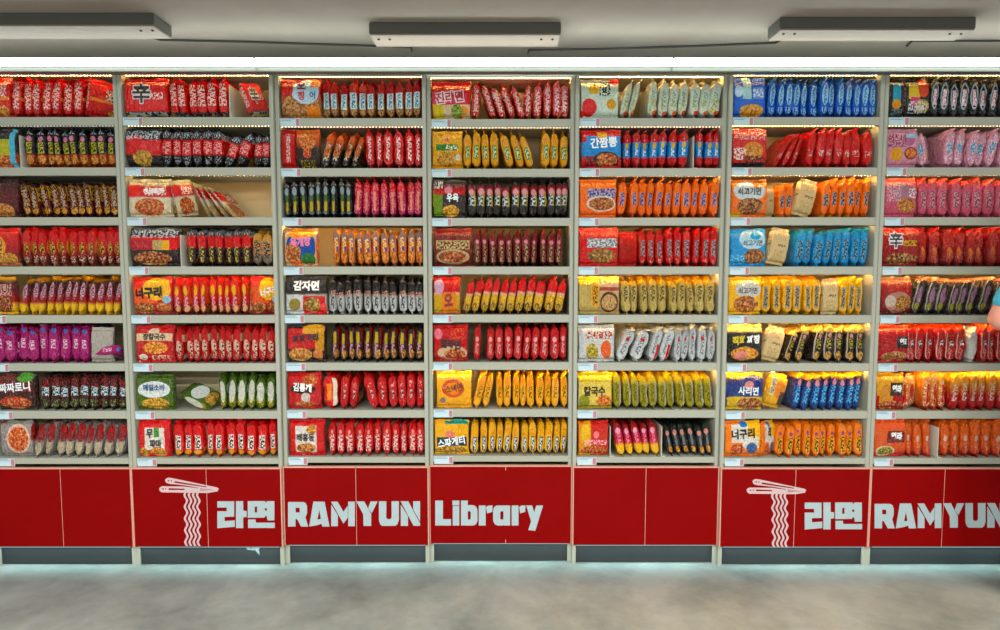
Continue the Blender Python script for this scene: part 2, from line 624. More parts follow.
def packet_mesh(name, seed, lo=0.0, hi=1.0, bend=1.0, amp=1.0, way=0):
    r = random.Random(seed)
    bt, bb = r.uniform(-.016, .016) * bend, r.uniform(-.012, .012) * bend
    if way:
        bt, bb = way * r.uniform(.002, .016), way * r.uniform(-.006, .006)
    ph, ph2, wav = r.uniform(0, 6), r.uniform(0, 6), r.uniform(.001, .004)
    sag = r.uniform(-.006, .002)
    vs = [0, .035, .07, .1, .14, .19, .26, .34, .42, .5, .58, .66, .73, .79, .84, .88, .915, .94, .97, 1.0]
    vs = [v for v in vs if lo - 1e-6 <= v <= hi + 1e-6] if (lo, hi) != (0.0, 1.0) else vs
    if vs[0] > lo + 1e-6:
        vs = [lo] + vs
    if vs[-1] < hi - 1e-6:
        vs = vs + [hi]
    off = Vector((seed * 3.7, seed * 1.9, seed * 5.1))
    verts, faces, uvs = [], [], []
    N = len(PER)
    for v in vs:
        T = PT / 2 * thick(v)
        W = PW / 2 * (1 - .035 * max(0, thick(v) - .3))
        top, bot = max(0, v - .86), max(0, .12 - v)
        for a, b, u in PER:
            p = Vector((a * T, b * W, v * PH))
            q = Vector((a * PT / 2, b * PW / 2, v * PH))
            edge = min(1, (top + bot) * 7)
            k = amp * (.0022 + .003 * edge)
            d = noise.noise(q * 26 + off) * k * 1.2 + noise.noise(q * 85 + off) * k * .55
            p.x += (d if thick(v) < .05 else (1 if a > 0 else -1) * d * abs(a))
            p.y += (1 if b > 0 else -1) * abs(b) ** 6 * (d * 1.3)
            cr = math.sin(b * 9 + ph) * wav * edge
            p.x += bt * (top / .14) ** 1.6 + bb * (bot / .12) ** 1.6 + cr
            p.z += sag * (top / .14) * (1 - b * b * .5) + math.sin(b * 6 + ph2) * .002 * edge + abs(bb) * .25 * (bot / .12)
            verts.append(p)
    n = len(vs)
    for i in range(n - 1):
        for j in range(N):
            j2 = (j + 1) % N
            faces.append((i * N + j, i * N + j2, (i + 1) * N + j2, (i + 1) * N + j))
            u0, u1 = PER[j][2], PER[j2][2] if j2 else 1.0
            uvs += [(u0, vs[i]), (u1, vs[i]), (u1, vs[i + 1]), (u0, vs[i + 1])]
    for i, rev in ((0, True), (n - 1, False)):
        f = [i * N + j for j in range(N)]
        uv = [(PER[j][2], vs[i]) for j in range(N)]
        faces.append(tuple(f[::-1] if rev else f))
        uvs += uv[::-1] if rev else uv
    me = bpy.data.meshes.new(name)
    me.from_pydata(verts, [], faces)
    me.update()
    ul = me.uv_layers.new(name='film')
    for k, uv in enumerate(uvs):
        ul.data[k].uv = uv
    for p in me.polygons:
        p.use_smooth = True
    return me


EDGE = {w: [packet_mesh('packet_film', 10 + i + (20 if w > 0 else 0), way=w, amp=1.8) for i in range(8)] for w in (-1, 1)}
FRONT = [(packet_mesh('packet_film', 50 + i, FB, FT, .3, .8), packet_mesh('upper_seal', 50 + i, FT, 1.0, .3, .8),
          packet_mesh('lower_seal', 50 + i, 0.0, FB, .3, .8)) for i in range(5)]
ZMIN = {}


def place(o, meshes, sc, rot, x, ymin, b, r, zadd=0.0):
    """stand a packet on its board: x is the middle, ymin its front, kept inside its compartment"""
    room = OPEN - .006
    for _ in range(3):
        mat = rot.to_matrix() @ Matrix.Diagonal(sc)
        vs = [mat @ v.co for me in meshes for v in me.vertices]
        lo = [min(v[i] for v in vs) for i in range(3)]
        hi = [max(v[i] for v in vs) for i in range(3)]
        hgt = hi[2] - lo[2]
        if hgt <= room:
            break
        sc = Vector((sc.x, sc.y, sc.z * room / hgt * .995)) if abs(rot.x) + abs(rot.y) < 1.2 else sc * (room / hgt)
    w0, w1 = DX[b] + TH + .003, DX[b + 1] - TH - .003
    cx = (lo[0] + hi[0]) / 2
    x = min(max(x, w0 + (hi[0] - lo[0]) / 2), w1 - (hi[0] - lo[0]) / 2)
    o.scale = sc
    o.rotation_euler = rot
    o.location = (x - cx, ymin - lo[1], zb(r) - lo[2] + .0006 + zadd)


# ---- products: colour word, look in the labels, bands up the packet, print on the narrow side, print on the face
PR = {}


def P(key, colour, look, bands, edge='', face=''):
    PR[key] = [colour, look, bands, edge, face, None]


def mat_of(key):
    p = PR[key]
    if p[5] is None:
        p[5] = pack_mat('film_' + key, p[2], p[3], p[4], key not in ('greyback', 'paleback', 'palewhite'))
    return p[5]


WL = 'b .22 .78 .22 .6 e9e4da;t .26 .74 .24 .58 222'       # white upright label with black letters
RD, DR, BK, YL, OR_ = 'd3101a', '8e0c14', '17141a', 'f2b60c', 'f2650c'
P('shin', 'red', 'red packet with white squiggles', '0 16121a|.12 16121a|.16 d8101a|1 d8141c', 't .1 .9 .3 .85 f3d9d4;b .1 .9 .0 .08 d9a040',
  't .58 .92 .45 .62 f5e6e0;b 0 1 .02 .07 caa24a;t 0 1 .07 .13 9fb6c4')
P('shinorange', 'red', 'red packet with orange flame line', '0 b80c14|.3 d0121a|1 d8181c', 's .1 .9 .45 .6 f59a20;t .15 .85 .2 .85 f3c9c4',
  'b 0 1 .42 .5 f08a1c;f .5 .95 .05 .3 d98a30;t .4 .9 .5 .8 f0d8d0')
P('blkyel', 'black', 'black packet with yellow label', '0 8a2c12|.3 a84820|.36 1a1416|1 16161c', 'e .2 .8 .66 .8 d886a0;b .22 .78 .36 .64 b8b428;t .26 .74 .38 .62 3a3a10;f 0 1 .02 .32 d08040;t 0 1 .84 .98 b8c6d4',
  'b .1 .8 .3 .7 b8b428;f 0 1 0 .3 d06a30;b .8 .95 0 1 58b8d8')
P('goldmar', 'maroon', 'dark maroon packet with gold streaks', '0 3a1010|.5 5a1214|1 2a0e10', 's .1 .9 .1 .9 d09a3a;t .3 .7 .3 .75 a8a09a;f .1 .9 .05 .25 c88a30', 'b 0 .5 .45 .85 c8a01c;t .05 .45 .5 .8 201810;f .1 .9 .02 .35 b8702c')
P('redyel', 'red', 'red packet with yellow label', '0 a0604a|.14 6a2418|.35 8a1216|.6 c01018|1 d8141a', 'e .25 .75 .3 .62 d0a026;t .3 .7 .32 .6 2a1a10;s .1 .9 .02 .26 d8c8b8', 'e 0 .6 .2 .8 e0a01c;t .1 .5 .3 .7 2a1a10;f .3 1 0 .35 c8883c')
P('mrdyel', 'maroon', 'maroon packet with yellow bottom', '0 e8b818|.26 e8bc10|.34 a01a1c|.5 8a1620|.62 5a1420|.88 3c1018|.94 e0a81c|1 e8b41c', 'e .2 .8 .4 .85 c8a0ae;t .3 .7 .42 .8 7a2030', 'f .05 .95 .05 .5 8a3018;t .1 .9 .5 .8 d8a8a0')
P('magenta', 'magenta', 'magenta packet with white upright letters', '0 8c0a5c|.5 a00e6a|1 840c50', 'b .28 .72 .38 .62 e4c8dc;t .3 .7 .4 .6 a01272;e .3 .9 .78 .98 2a6ac0', 't .1 .9 .3 .6 e8c8dc;e .5 .9 .7 .98 2a6ac0')
P('greyback', 'grey', 'grey plain back of a packet', '0 a8a49c|1 b0aca4')
P('chacha', 'black', 'black packet with white slanted letters', '0 241c18|.4 3a1614|1 1c1616', 's .1 .9 .1 .3 7a9a50;b .1 .9 .46 .62 20282c;t .1 .9 .4 .66 c8dce4;s .1 .9 .65 .9 b02020', 'f .05 .9 .02 .38 b83c1c;s 0 1 .5 .95 a83018;e .55 1 .75 1 4c8a34')
P('greyred', 'grey', 'grey packet with dark red top', '0 8a8682|.4 969290|.5 8c1420|.8 9c1824|1 6a1a1c', 'e .1 .9 .05 .42 b4a88c;t .2 .8 .4 .7 6a3034', 'b 0 1 0 1 8e8a86;e .2 .95 .1 .9 d8b8a8;f .27 .88 .17 .83 d0582c')
P('blkred', 'black', 'black packet with red middle', '0 17151a|.3 1c1518|.34 d01820|.68 d41a20|.72 18161b|1 1a1a20', 't .1 .9 .35 .65 e8a8a8;t .1 .9 .75 1 b8c4d0;s .1 .9 .03 .28 98a0a8', 'b 0 .5 .45 .8 d81c20;f .2 .75 .05 .45 c8962c;t 0 1 .72 .95 c0ccd8')
P('whtred', 'white', 'white packet with red band', '0 cfc0a0|.35 d8cdb0|.5 d8d0b8|.55 c41a1c|.8 c81c1c|.84 a8a084|1 b8b498', 'f .1 .9 .02 .35 c89a40;t .2 .8 .5 .8 f0e0d8', 'f .15 .85 .03 .5 c05a20;t .4 .9 .58 .78 f4e8e4;b 0 .28 .55 .85 e02818')
P('blkredyl', 'black', 'black packet with red band and yellow letters', '0 1a1617|.3 241819|.48 282020|.5 c8202a|.76 c8202a|.8 1c1a1c|1 24242a', 'b .28 .72 .1 .5 c0a450;t .28 .72 .1 .5 2a2015;t .1 .9 .8 .98 b0a8a8', 'b 0 1 .42 .68 a82830;b .45 .65 .42 .68 b09a68;b .65 .8 .42 .68 e0a81c;b .8 1 .42 .68 d82420;f .05 .85 .02 .38 8a3a1c;t 0 1 .74 .95 a8b0b8')
P('mixed', 'grey', 'grey and orange packet at the row end', '0 5a5048|.5 8a7a60|1 c8a050', 's 0 1 .3 .9 e08a30;t .2 .8 .2 .7 2a2422')
P('neoguri', 'red', 'red packet with yellow oval', '0 8a1410|.25 a01812|.45 c8181a|.75 e04010|1 d82014', 'e .25 .75 .5 .78 e8b41c;t .25 .75 .22 .5 d8a8b0;e .3 1 .0 .25 d8a078', 'b .0 .62 .3 .72 e0601c;e .25 1.0 .38 .98 f0b81c;f .0 .55 .02 .32 9a5028;f .6 1 .05 .35 b85a28;e .75 1 .3 .5 90b8d0')
P('jangkal', 'red', 'red packet with cream circle', '0 b0121a|1 b8151c', 'e .05 .75 .32 .62 d8a898;b .45 .85 .14 .55 d8c0a8;t .45 .85 .14 .55 5a1a18', 'b .0 1 .58 .78 d8c0a0;e .35 .62 .72 .92 d8b8a0;f .2 .85 .24 .56 e08a28;e .08 .3 .06 .24 d0c8b8;t .4 .9 .06 .2 e0b8a8')
P('green', 'green', 'green packet with white patch', '0 4a6414|.5 44601a|1 3c5616', 'e .1 .9 .2 .8 c8ccbc;s .1 .9 .05 .3 d0a840', 'e .05 .95 .35 .8 d4dcdc;f .15 .9 .02 .35 c8983c')
P('mupama', 'red', 'red packet with white upright label', '0 c8101a|.05 c8101a|1 d0121a', WL + ';e .1 .9 .06 .2 c8901c', 'b .2 .85 .2 .8 dcd8d0;b .5 .68 .55 .8 4a8a3c;f .35 .9 .0 .28 d88a2c;f 0 .3 .0 .26 c89030')
P('squid', 'red', 'red topped packet with pale blue label', '0 8a5a40|.3 a87850|.42 b06048|.62 b41a24|1 b0141e', 'b .12 .88 .25 .66 d8ecf0;t .3 .7 .28 .64 4a90b0;f 0 1 .0 .24 b0784c', 'f 0 1 .0 .62 b87a50;e .28 .98 .36 .98 c4e2f2;b .65 1 .05 .3 e88a18;b .75 1 .78 1 e07a1c;b 0 .3 .6 .85 d82a20')
P('jjolred', 'red', 'red packet with white upright letters', '0 c0161c|1 d4201e', 't .3 .7 .2 .8 f0e0dc;s .1 .9 .02 .2 a8a0a0', 'b 0 1 0 1 d42a1c;t .35 .65 .15 .88 f4ece8')
P('orblk', 'black', 'black packet with orange top', '0 2a2220|.5 2e211c|.62 a8481c|.8 e06a1c|1 e8741c', 't .2 .8 .2 .65 e0d0b8;f .1 .9 .3 .6 c86a3c;s 0 1 .02 .15 a8a8a8', 'f .15 .85 .45 .98 e07830;f .3 .65 .25 .5 d84820;s .2 .8 .02 .2 d0b030')
P('greenblk', 'black', 'black packet with yellow and green print', '0 20262c|.15 1a1f22|1 1a1c20', 'b .3 .7 .15 .42 c0a83c;b .3 .7 .42 .58 4a7030;e .2 .8 .58 .8 98aab4;t .1 .9 .0 .14 a8bcc8;t 0 1 .82 .98 a89a90')
P('pinkred', 'pink', 'pinkish red packet with pale stripe', '0 b04870|.15 b43058|.6 c02848|.75 d81c2c|1 d8202c', 'b .35 .65 .18 .66 e89a70;s .1 .9 .1 .9 d88aa0')
P('yukgae', 'orange', 'orange packet with purple top', '0 c86a38|.15 d8702c|.6 d0742c|.75 8a6a70|1 a08070', 't .25 .75 .2 .75 f4d8a0;b .5 .8 .2 .5 4a4a90;f 0 1 .1 .4 d87a30', 'b 0 1 0 1 c8a882;e .05 .98 .06 .94 1f4a9a;e .1 .95 .7 1.02 e89a24;f .0 .5 .1 .6 b06028;f .15 .6 0 .2 d86a2c;e .5 .95 .02 .35 2f6a34')
P('potato', 'black', 'black topped white packet with tall label', '0 c4ccce|.4 b0b4b4|.52 a49c94|.56 241e1c|1 1e1a1a', 'b .2 .75 .15 .5 b8bcbc;t .25 .7 .15 .5 3a3a3c;t .1 .9 .5 .62 c89080;t .1 .9 .85 1 b89888', 'b 0 .42 .0 .52 c4c8c8;e .08 .36 .1 .42 8a7a3c;b .42 1 0 .48 c81c20;f .45 .85 .05 .45 98702c;e .85 1.1 .05 .3 e05050')
P('chapaguri', 'black', 'black packet with yellow upright print', '0 1c1416|.3 2a1214|.7 241416|1 17171a', 'b .3 .7 .5 .8 b89a3c;t .3 .7 .15 .5 c898a8;f .4 1 .1 .35 a86830', 'b 0 .95 .35 .9 b81420;b .4 1 .75 1 d09a1c;b .75 1 .3 .8 c08a1c;f .02 .65 .02 .38 c08048;e .68 .95 .05 .35 c07a48')
P('kimtong', 'red', 'red packet with small white print', '0 b01018|1 c01218', 'b .4 .66 .3 .55 d8c0b8;t .4 .66 .3 .55 5a1a1a;s .3 .7 .6 .75 e8c0b8', 'e .05 .85 .42 .7 1c1618;f .45 .9 .62 .95 c8641c;f .2 .8 .04 .25 c85a24;e .4 .68 .2 .45 c8c0b8')
P('kimflap', 'red', 'red packet with orange and white side', '0 c01018|1 c81218', 'b .25 .6 .25 .7 e88a30;b .7 1 .1 .85 d8d0c0')
P('baehong', 'red', 'red packet with grey upright letters', '0 c00f18|1 c01119', 't .2 .8 .15 .58 d8ccc6;e .35 .65 .6 .72 e09a90', 'b .18 .78 .1 .82 d8d2cc;f .5 .78 .6 .85 d08a3c;f .2 .76 .1 .36 b87040')
P('jin', 'red', 'red packet with pale pink squiggles', '0 c88a24|.06 c8141c|1 d41822', 's .1 .9 .1 .95 f0c0c0;t .25 .75 .2 .8 f4dcdc', 'e .05 1.2 .55 1 d8141c;b 0 .3 .02 .38 d8c41c;b .3 1 .02 .38 d8c0a0;e .55 .95 .1 .35 e8962c;f .5 .8 .02 .4 7a9a40;b 0 .9 .4 .68 d84868')
P('yelgreen', 'yellow', 'yellow packet with green upright label', '0 e0a010|1 eab010', 'b .25 .75 .26 .6 2a7a34;t .3 .7 .28 .58 d8e0c0;s .2 .8 .66 .8 e07860', 'b .12 .88 .48 .64 1f7a2c;t .45 .88 .49 .62 e8f0d8;f .15 .85 .05 .46 c89038;e .78 .95 .2 .38 d8d0c8;e .4 .6 .7 .8 e07060')
P('wooyuk', 'black', 'black packet with pink dot and white letters', '0 241e20|.3 2a2224|.62 3a2224|.66 a01c28|.8 8a1c24|.86 241a1c|1 2c2020', 'e .15 .85 .58 .76 e09aa8;t .15 .85 .32 .58 d4e4ea;b .8 1 .3 .7 b8a03c', 'b 0 .3 .05 .6 6a8a2c;f .3 .8 .02 .32 d8a024;b .0 1 .6 .72 b81c28;e .35 .6 .62 .8 d88a98;t 0 .3 .75 .95 c8d4d0')
P('maroon', 'maroon', 'maroon packet with cream upright letters', '0 5a1014|.8 701218|.9 8c1c20|1 a83028', 'e .25 .75 .58 .7 d88898;b .3 .7 .12 .56 b0a078;t .3 .7 .12 .56 4a1a14', 'b .05 .95 .45 .68 c0ac78;t .08 .92 .46 .66 5a2018;e .05 .95 .05 .45 b09a70;f .12 .88 .1 .4 a0481c')
P('odong', 'red', 'red packet with yellow lower half', '0 a04018|.1 b89038|.5 d0a02c|.56 d8b0a8|.6 c81018|1 dc1418', 's .1 .9 .1 .5 f0d070;t .15 .85 .05 .3 5a4a30', 'e 0 .4 .55 .95 c8a0b8;b .0 .3 .05 .45 c8a43c;b .3 .85 .02 .58 e0861c')
P('yeul', 'red', 'red packet with pale pink emblem', '0 a40c14|.1 b00e16|1 b80f17', 'e .25 .7 .52 .66 e0a8a8;t .3 .7 .2 .5 c89a9a', 'e .1 1 .05 .42 c8a88a;f .3 .92 .06 .34 a83c18;e .0 .25 .6 .9 d8788a;s .5 .9 .6 .9 d86a4a')
P('snack', 'yellow', 'yellow packet with dark upright letters', '0 eaa808|1 f0b40c', 't .25 .75 .3 .72 6a4a10;e .2 .8 .6 .85 f0961c', 'e .15 .8 .3 .8 c8541c;e .25 .7 .38 .72 e88a20;e .1 .25 .15 .3 7a6a70')
P('spag', 'yellow', 'yellow packet with navy upright label', '0 e8b40c|.08 e8b40c|1 e2a80c', 'b .28 .78 .1 .5 26364a;t .36 .72 .12 .48 d8e4ea;s .2 .8 .5 .7 e07030', 'b .3 1 .88 1 1f8a7a;f .0 1 .0 .26 b88a30;b .06 .96 .26 .52 1f3044;e .3 .6 .5 .7 d88070')
P('mint', 'white', 'pale mint packet with red corner', '0 c8dccc|.15 d4e4d6|.8 d0e0d0|1 dcd0b0', 'e .4 1.3 .0 .2 d41c24;t .3 .7 .3 .7 8aa89a;s .1 .9 .1 .5 c8b83c', 'e 0 .42 .05 .5 d8202a;e .2 .5 .6 .85 e8b83c;e .68 .95 .22 .48 d8a03c;t .5 .8 .55 .95 2a2420;e .75 1.05 .85 1.05 d8202a')
P('ganjj', 'red', 'red packet with blue middle and yellow dot', '0 b80f1a|.26 c0101a|.3 2a86cc|.64 2e8cd0|.68 c4121c|1 c8141e', 'e .3 .7 .5 .66 e0b428;t .3 .7 .32 .5 e4f0f8;t .45 .55 .7 .95 e8c0c0', 'b .12 1 .42 .82 2a8ed8;b .4 .65 .76 .94 e8b01c;e .3 .95 .0 .42 3a2018;f .38 .9 .04 .38 b85a28;b .1 .3 .05 .3 7a1a20')
P('orlil', 'orange', 'orange packet with lilac upright label', '0 f0700c|1 fa800e', 'b .25 .75 .3 .64 a89ab8;t .28 .72 .3 .64 4a3a6a', 'b .2 1 .5 .74 b0a8c8;t .2 1 .5 .74 3a3068;e .18 1 .15 .56 d8cfc0;f .24 .95 .18 .52 a04a20')
P('redgrey', 'red', 'red packet with grey upright letters', '0 c00d16|1 ca1119', 'b .25 .75 .24 .68 a8989c;t .25 .75 .24 .68 5a3a40;s .3 .7 .08 .2 e0b0a0', 'b .2 1 .48 .72 6a7078;t .2 1 .48 .72 d0d4d4;f .2 .95 .08 .46 8a5a2c')
P('redplain', 'red', 'red packet with dark side', '0 a80c14|1 b80e16', '', 't .3 .7 .3 .6 8a0a10')
P('cream', 'cream', 'pale yellow packet with dark letters', '0 b8a468|.7 b8a468|.85 e0b02c|1 f0b41c', 't .25 .75 .35 .75 4a3a20;b .05 .2 .1 .8 988a50', 'b .6 .95 .2 .78 e8a81c;t .66 .9 .25 .75 2a2015;e .0 .45 .2 .75 c8b070')
P('creamfood', 'cream', 'cream packet with noodle bowl', '0 b89a70|.6 c8b088|.75 d8b090|1 f0b028', '', 'b 0 1 .62 .72 a85040;e .05 .95 .05 .6 5a3420;f .12 .88 .1 .52 c8a070')
P('silver', 'white', 'silvery white packet with small red mark', '0 c4cacc|1 b4babc', 't .3 .7 .2 .8 7a7e84;e .3 .7 .6 .7 b83038', 'b .12 .95 .02 .9 c8c8c4;f .2 .55 .08 .5 a89a3c;e .62 .92 .1 .58 d8622c;t .2 .95 .62 .82 a83830')
P('silverred', 'white', 'silvery white packet with red edge', '0 c4cacc|1 b4babc', 't .3 .6 .2 .8 7a7e84;b .68 .92 .03 .5 c01c24')
P('olive', 'yellow', 'olive yellow packet with grey side', '0 8a8418|.65 928a20|.8 d0b41c|1 f0c818', 't .25 .7 .2 .7 5a5a1c;b .8 1 .1 .75 a8a89c', 'b 0 1 .1 .75 d8c068;e 0 .35 .05 .4 8a8a2c;f .55 1 .02 .4 d07030;b 0 1 .8 1 eec020')
P('nagas', 'red', 'red packet with yellow side', '0 b84818|1 c01420', '', 'b 0 .42 .0 1 d89a1c;e .1 .4 .4 .9 e8b83c;f .1 1 .02 .3 b8501c;t .2 1 .32 .46 f0a8b8;e .5 .7 .5 .7 e08080')
P('pinkyel', 'red', 'crimson packet with yellow bottom', '0 e8b40c|.3 ecb80c|.38 c01c3c|.6 b42048|.8 8a1420|1 a02a20', 'e .2 .8 .62 .78 e8a0b8;t .3 .7 .35 .62 e088a0')
P('blkor', 'black', 'black packet with orange tip', '0 1a1c1a|1 16221c', 'e .2 .8 .6 .76 c88a80;b .35 .65 .3 .6 6a7078;b .25 .75 .12 .28 c8782c;f .2 .8 .1 .28 c8882c')
P('blue', 'blue', 'blue packet with pale oval label', '0 1450b0|.1 1a62c8|1 1c58c0', 'e .15 .85 .3 .85 98cce8;t .35 .65 .3 .8 3a7ac0;t .1 .9 .05 .25 90c0e8', 'b .28 .55 .45 1 b0d8d8;b .6 .95 .45 .75 6a90d0;t .6 .95 .5 .7 dce8f0;f .2 .95 .0 .32 e09a40;e 0 .3 .5 .8 c8e0f0')
P('redblank', 'red', 'plain red packet with small white emblem', '0 c4080e|1 d40c12', 's .2 .8 .28 .45 e8d8d0', 'e .3 .9 .2 .65 d88a18;f .35 .85 .25 .62 e0901c;b 0 1 .0 .12 1a1618;t .0 .4 .2 .5 f0ece4;t .3 1 .08 .3 281c18;s 0 1 .7 1 e8d8d0')
P('beef', 'orange', 'orange packet with grey upright label', '0 f0740c|1 fa8410', 'b .2 .75 .3 .64 9a9aa0;t .22 .73 .3 .64 2a2a2e', 'e .05 .95 .42 .95 d0dce0;f .15 .9 .06 .5 8a4a1c;e .6 .9 .75 1 b0602c;b 0 .3 0 .12 d8b81c')
P('paleback', 'cream', 'plain cream back of a packet', '0 d8c090|1 e0c89c', 't .2 .8 .5 .56 5a4a30', 't .3 .85 .48 .56 4a3a28;t .2 .8 .1 .4 c0a878;t .2 .8 .65 .85 c8b080')
P('palewhite', 'white', 'plain white side of a packet', '0 c8c8c4|1 d4d4d0')
P('skyblue', 'blue', 'sky blue packet with grey upright letters', '0 0e86c0|1 169ad4', 'b .22 .72 .18 .7 6a98ac;t .22 .72 .18 .7 1c4a64', 'e .25 1 .45 .98 bcdcea;f .4 .98 .04 .46 8a4a20;e .55 .85 .7 .9 3aa0d0;s .0 .4 .05 .3 90d0e8')
P('yelgrey', 'yellow', 'yellow packet with grey upright label', '0 e0a808|.1 e6b010|1 f0b80c', 'b .2 .7 .15 .75 98927c;t .25 .65 .2 .7 4a463a', 'e .2 1 .42 .9 c8c8c0;f .15 .9 .05 .5 a85a24')
P('jikhwa', 'black', 'black packet with yellow upright print', '0 1a1612|.6 241c14|.78 2c2218|.84 e0bc70|1 f0cc7c', 'b .3 .72 .38 .66 a89a28;t .3 .72 .38 .66 2a2412;f .2 .85 .05 .3 a87a3c;b .05 .2 .1 .8 a89a8a;e .35 .7 .66 .78 c08878', 'b 0 1 .0 .8 1a1816;f .1 .9 .05 .42 d8922c;e .2 .6 .08 .3 d88a80')
P('navy', 'blue', 'dark blue packet with light blue letters', '0 163a7c|.6 1c3c80|.82 281c48|.9 c89a28|1 f0c830', 't .2 .8 .2 .65 58b0dc;e .25 .75 .66 .84 d08a98', 'b 0 1 0 .5 c8a81c;f .3 1 .0 .34 98501c;b 0 1 .36 .62 1c3470;e .35 1.1 .5 .92 1c2c6c;e .5 .75 .55 .78 d89088')
P('yeltext', 'yellow', 'yellow packet with orange print', '0 e8b41c|1 f2c030', '', 'b 0 .3 .35 1 e8dcb8;e .3 .95 .3 .8 e8902c;t .05 .28 .4 .95 2a2015;b .7 1 .1 .5 4a3a2c')
P('neomild', 'orange', 'orange packet with yellow upright label', '0 e07414|.1 ea821e|1 ec861c', 'b .25 .75 .15 .55 d8b01c;t .25 .75 .15 .55 3a2c10;e .3 .7 .6 .72 8a4a70', 'b .45 1 .4 1 e8b82c;b .18 .62 .4 .88 d4d4cc;b .5 .95 .25 .55 d4d4cc;e .4 .62 .8 .98 1f6ab0;f .15 .55 .04 .36 b8481c;e .6 .9 .1 .4 3a5a8a')
P('blkpink', 'black', 'black packet with pink upright oval', '0 1c1c20|1 22201f', 'e .1 .9 .2 .88 a8bcc4;e .2 .8 .25 .8 1e1e22;b .3 .7 .3 .7 d898a8;t .3 .7 .3 .7 f0dce0', 'b .25 .75 .4 .85 40a8cc;e .2 .8 .2 .45 e0a030;t .2 .9 .05 .2 80909a')
P('blkmulti', 'black', 'black packet with red and yellow picture', '0 1c1c20|1 22201f', 's .1 .9 .1 .9 d85a4a;t .1 .9 .3 .8 d8b0b8', 'b .1 .6 .45 .8 e0c03c;b .2 .6 .3 .5 d84a7a;e .5 1 .5 1 d8502c;f .4 1 .1 .45 c8a048;t .1 .9 .1 .4 d8d8dc')
P('pink', 'pink', 'pale pink packet with blue dot', '0 d090a8|1 dca0b4', 'e .2 .8 .35 .65 58a8cc;s .1 .9 .05 .9 f0d8e0', 'e .1 .5 .15 .5 e0a028;e .55 1 .2 .52 7a3018;f .6 .96 .24 .48 e07020;e .5 .9 .55 .9 b06888;t 0 .6 .5 .85 8a3a50;b .6 1 .75 .85 90c0d8')
P('dustpink', 'pink', 'dusty pink packet with grey letters', '0 c0566c|.7 c8647a|.88 d86068|1 e86048', 'b .25 .72 .25 .66 c898a0;t .25 .72 .25 .66 8a4a5a', 'e .2 .8 .4 .9 a87888;f .4 .98 .12 .48 b8702c;t .05 .5 .4 .9 d8a8b0;t .75 1 .5 .72 d0e4e8')
P('shinblk', 'red', 'dark red packet with orange spot', '0 700a10|.5 900c14|1 b01418', 'e .3 .7 .2 .5 c8782c;s .1 .9 .5 .9 d84a40;t .2 .8 .1 .4 a84a3c', 'b .55 .92 .52 .66 d0a01c;t .56 .92 .54 .64 5a3a10;f .1 .95 .04 .34 7a3a1c')
P('blkgrey', 'black', 'black packet with pink and green print', '0 302c2a|.8 3a3632|.9 584038|1 d89a80', 'b .05 .18 .05 .85 a09a94;e .3 .75 .3 .75 98708a;e .25 .7 .12 .32 8a8a28', '')
P('redbowl', 'red', 'dark red packet with noodle bowl', '0 58141a|.5 8a1018|.85 a81c1c|1 e0a070', '', 'e .15 1 .05 .6 a87868;f .45 1 .1 .5 98602c;e .15 .5 .2 .5 c0b0a0;s .1 .9 .6 .9 d84a30')
P('yeoltteok', 'red', 'red packet with small white label', '0 98101a|.7 a81018|.86 d02018|1 e86038', 'b .35 .75 .42 .6 d4c8c8;t .35 .75 .42 .6 6a2028;t .3 .7 .1 .4 c07870;b .05 .15 .05 .8 c8a8a0', 'b .6 1.1 .38 .7 2a2024;f .1 1 .02 .3 a86848')
P('yeolcream', 'orange', 'orange and red packet with pale letters', '0 a01418|.4 a81c1c|.6 b06024|.8 e0981c|1 f0b01c', 't .25 .75 .25 .7 d8b8a8;s .1 .9 .4 .8 c8902c', 'b .0 1 .4 1 d8a028;e .1 .6 .0 .7 c88a3c;f .1 1 .02 .25 a84030;b .5 .95 .38 .74 3a2020')
P('yeolmix', 'orange', 'orange packet with white and red print', '0 a8381c|.5 d07828|1 e8941c', 's .1 .9 .1 .9 e8dcc0;b .5 .8 .2 .7 b83028', 's 0 1 0 1 e8d8b0;e .2 .8 .3 .7 c02820')
P('yeolor', 'orange', 'dark orange packet with pale emblem', '0 b8280f|.3 cc5a1c|1 d86a1a', 'e .3 .7 .42 .58 d8b0a0;t .35 .65 .1 .4 d08060', 'b .4 .95 .4 .72 6a1c1c;e .05 .65 .02 .32 c8b48a;f .12 .58 .05 .28 7a7a30;b 0 1 .75 1 d85c10')


TEXTM = {}


def text_mesh(s, size, bold):
    cu = bpy.data.curves.new('tmp', 'FONT')
    cu.body = s
    cu.size = size
    cu.offset = bold * size
    cu.align_x = 'CENTER'
    cu.align_y = 'CENTER'
    cu.resolution_u = 2
    ob = bpy.data.objects.new('tmp', cu)
    COL.objects.link(ob)
    dg = bpy.context.evaluated_depsgraph_get()
    me = bpy.data.meshes.new_from_object(ob.evaluated_get(dg))
    bpy.data.objects.remove(ob)
    bpy.data.curves.remove(cu)
    bm = bmesh.new()
    bm.from_mesh(me)
    bmesh.ops.subdivide_edges(bm, edges=[e for e in bm.edges if e.calc_length() > size * .3], cuts=1)
    bm.to_mesh(me)
    bm.free()
    return me


def ink(h):
    if h not in TEXTM:
        TEXTM[h] = plain('print_' + h, h, .35, .5, .02, 30)
    return TEXTM[h]


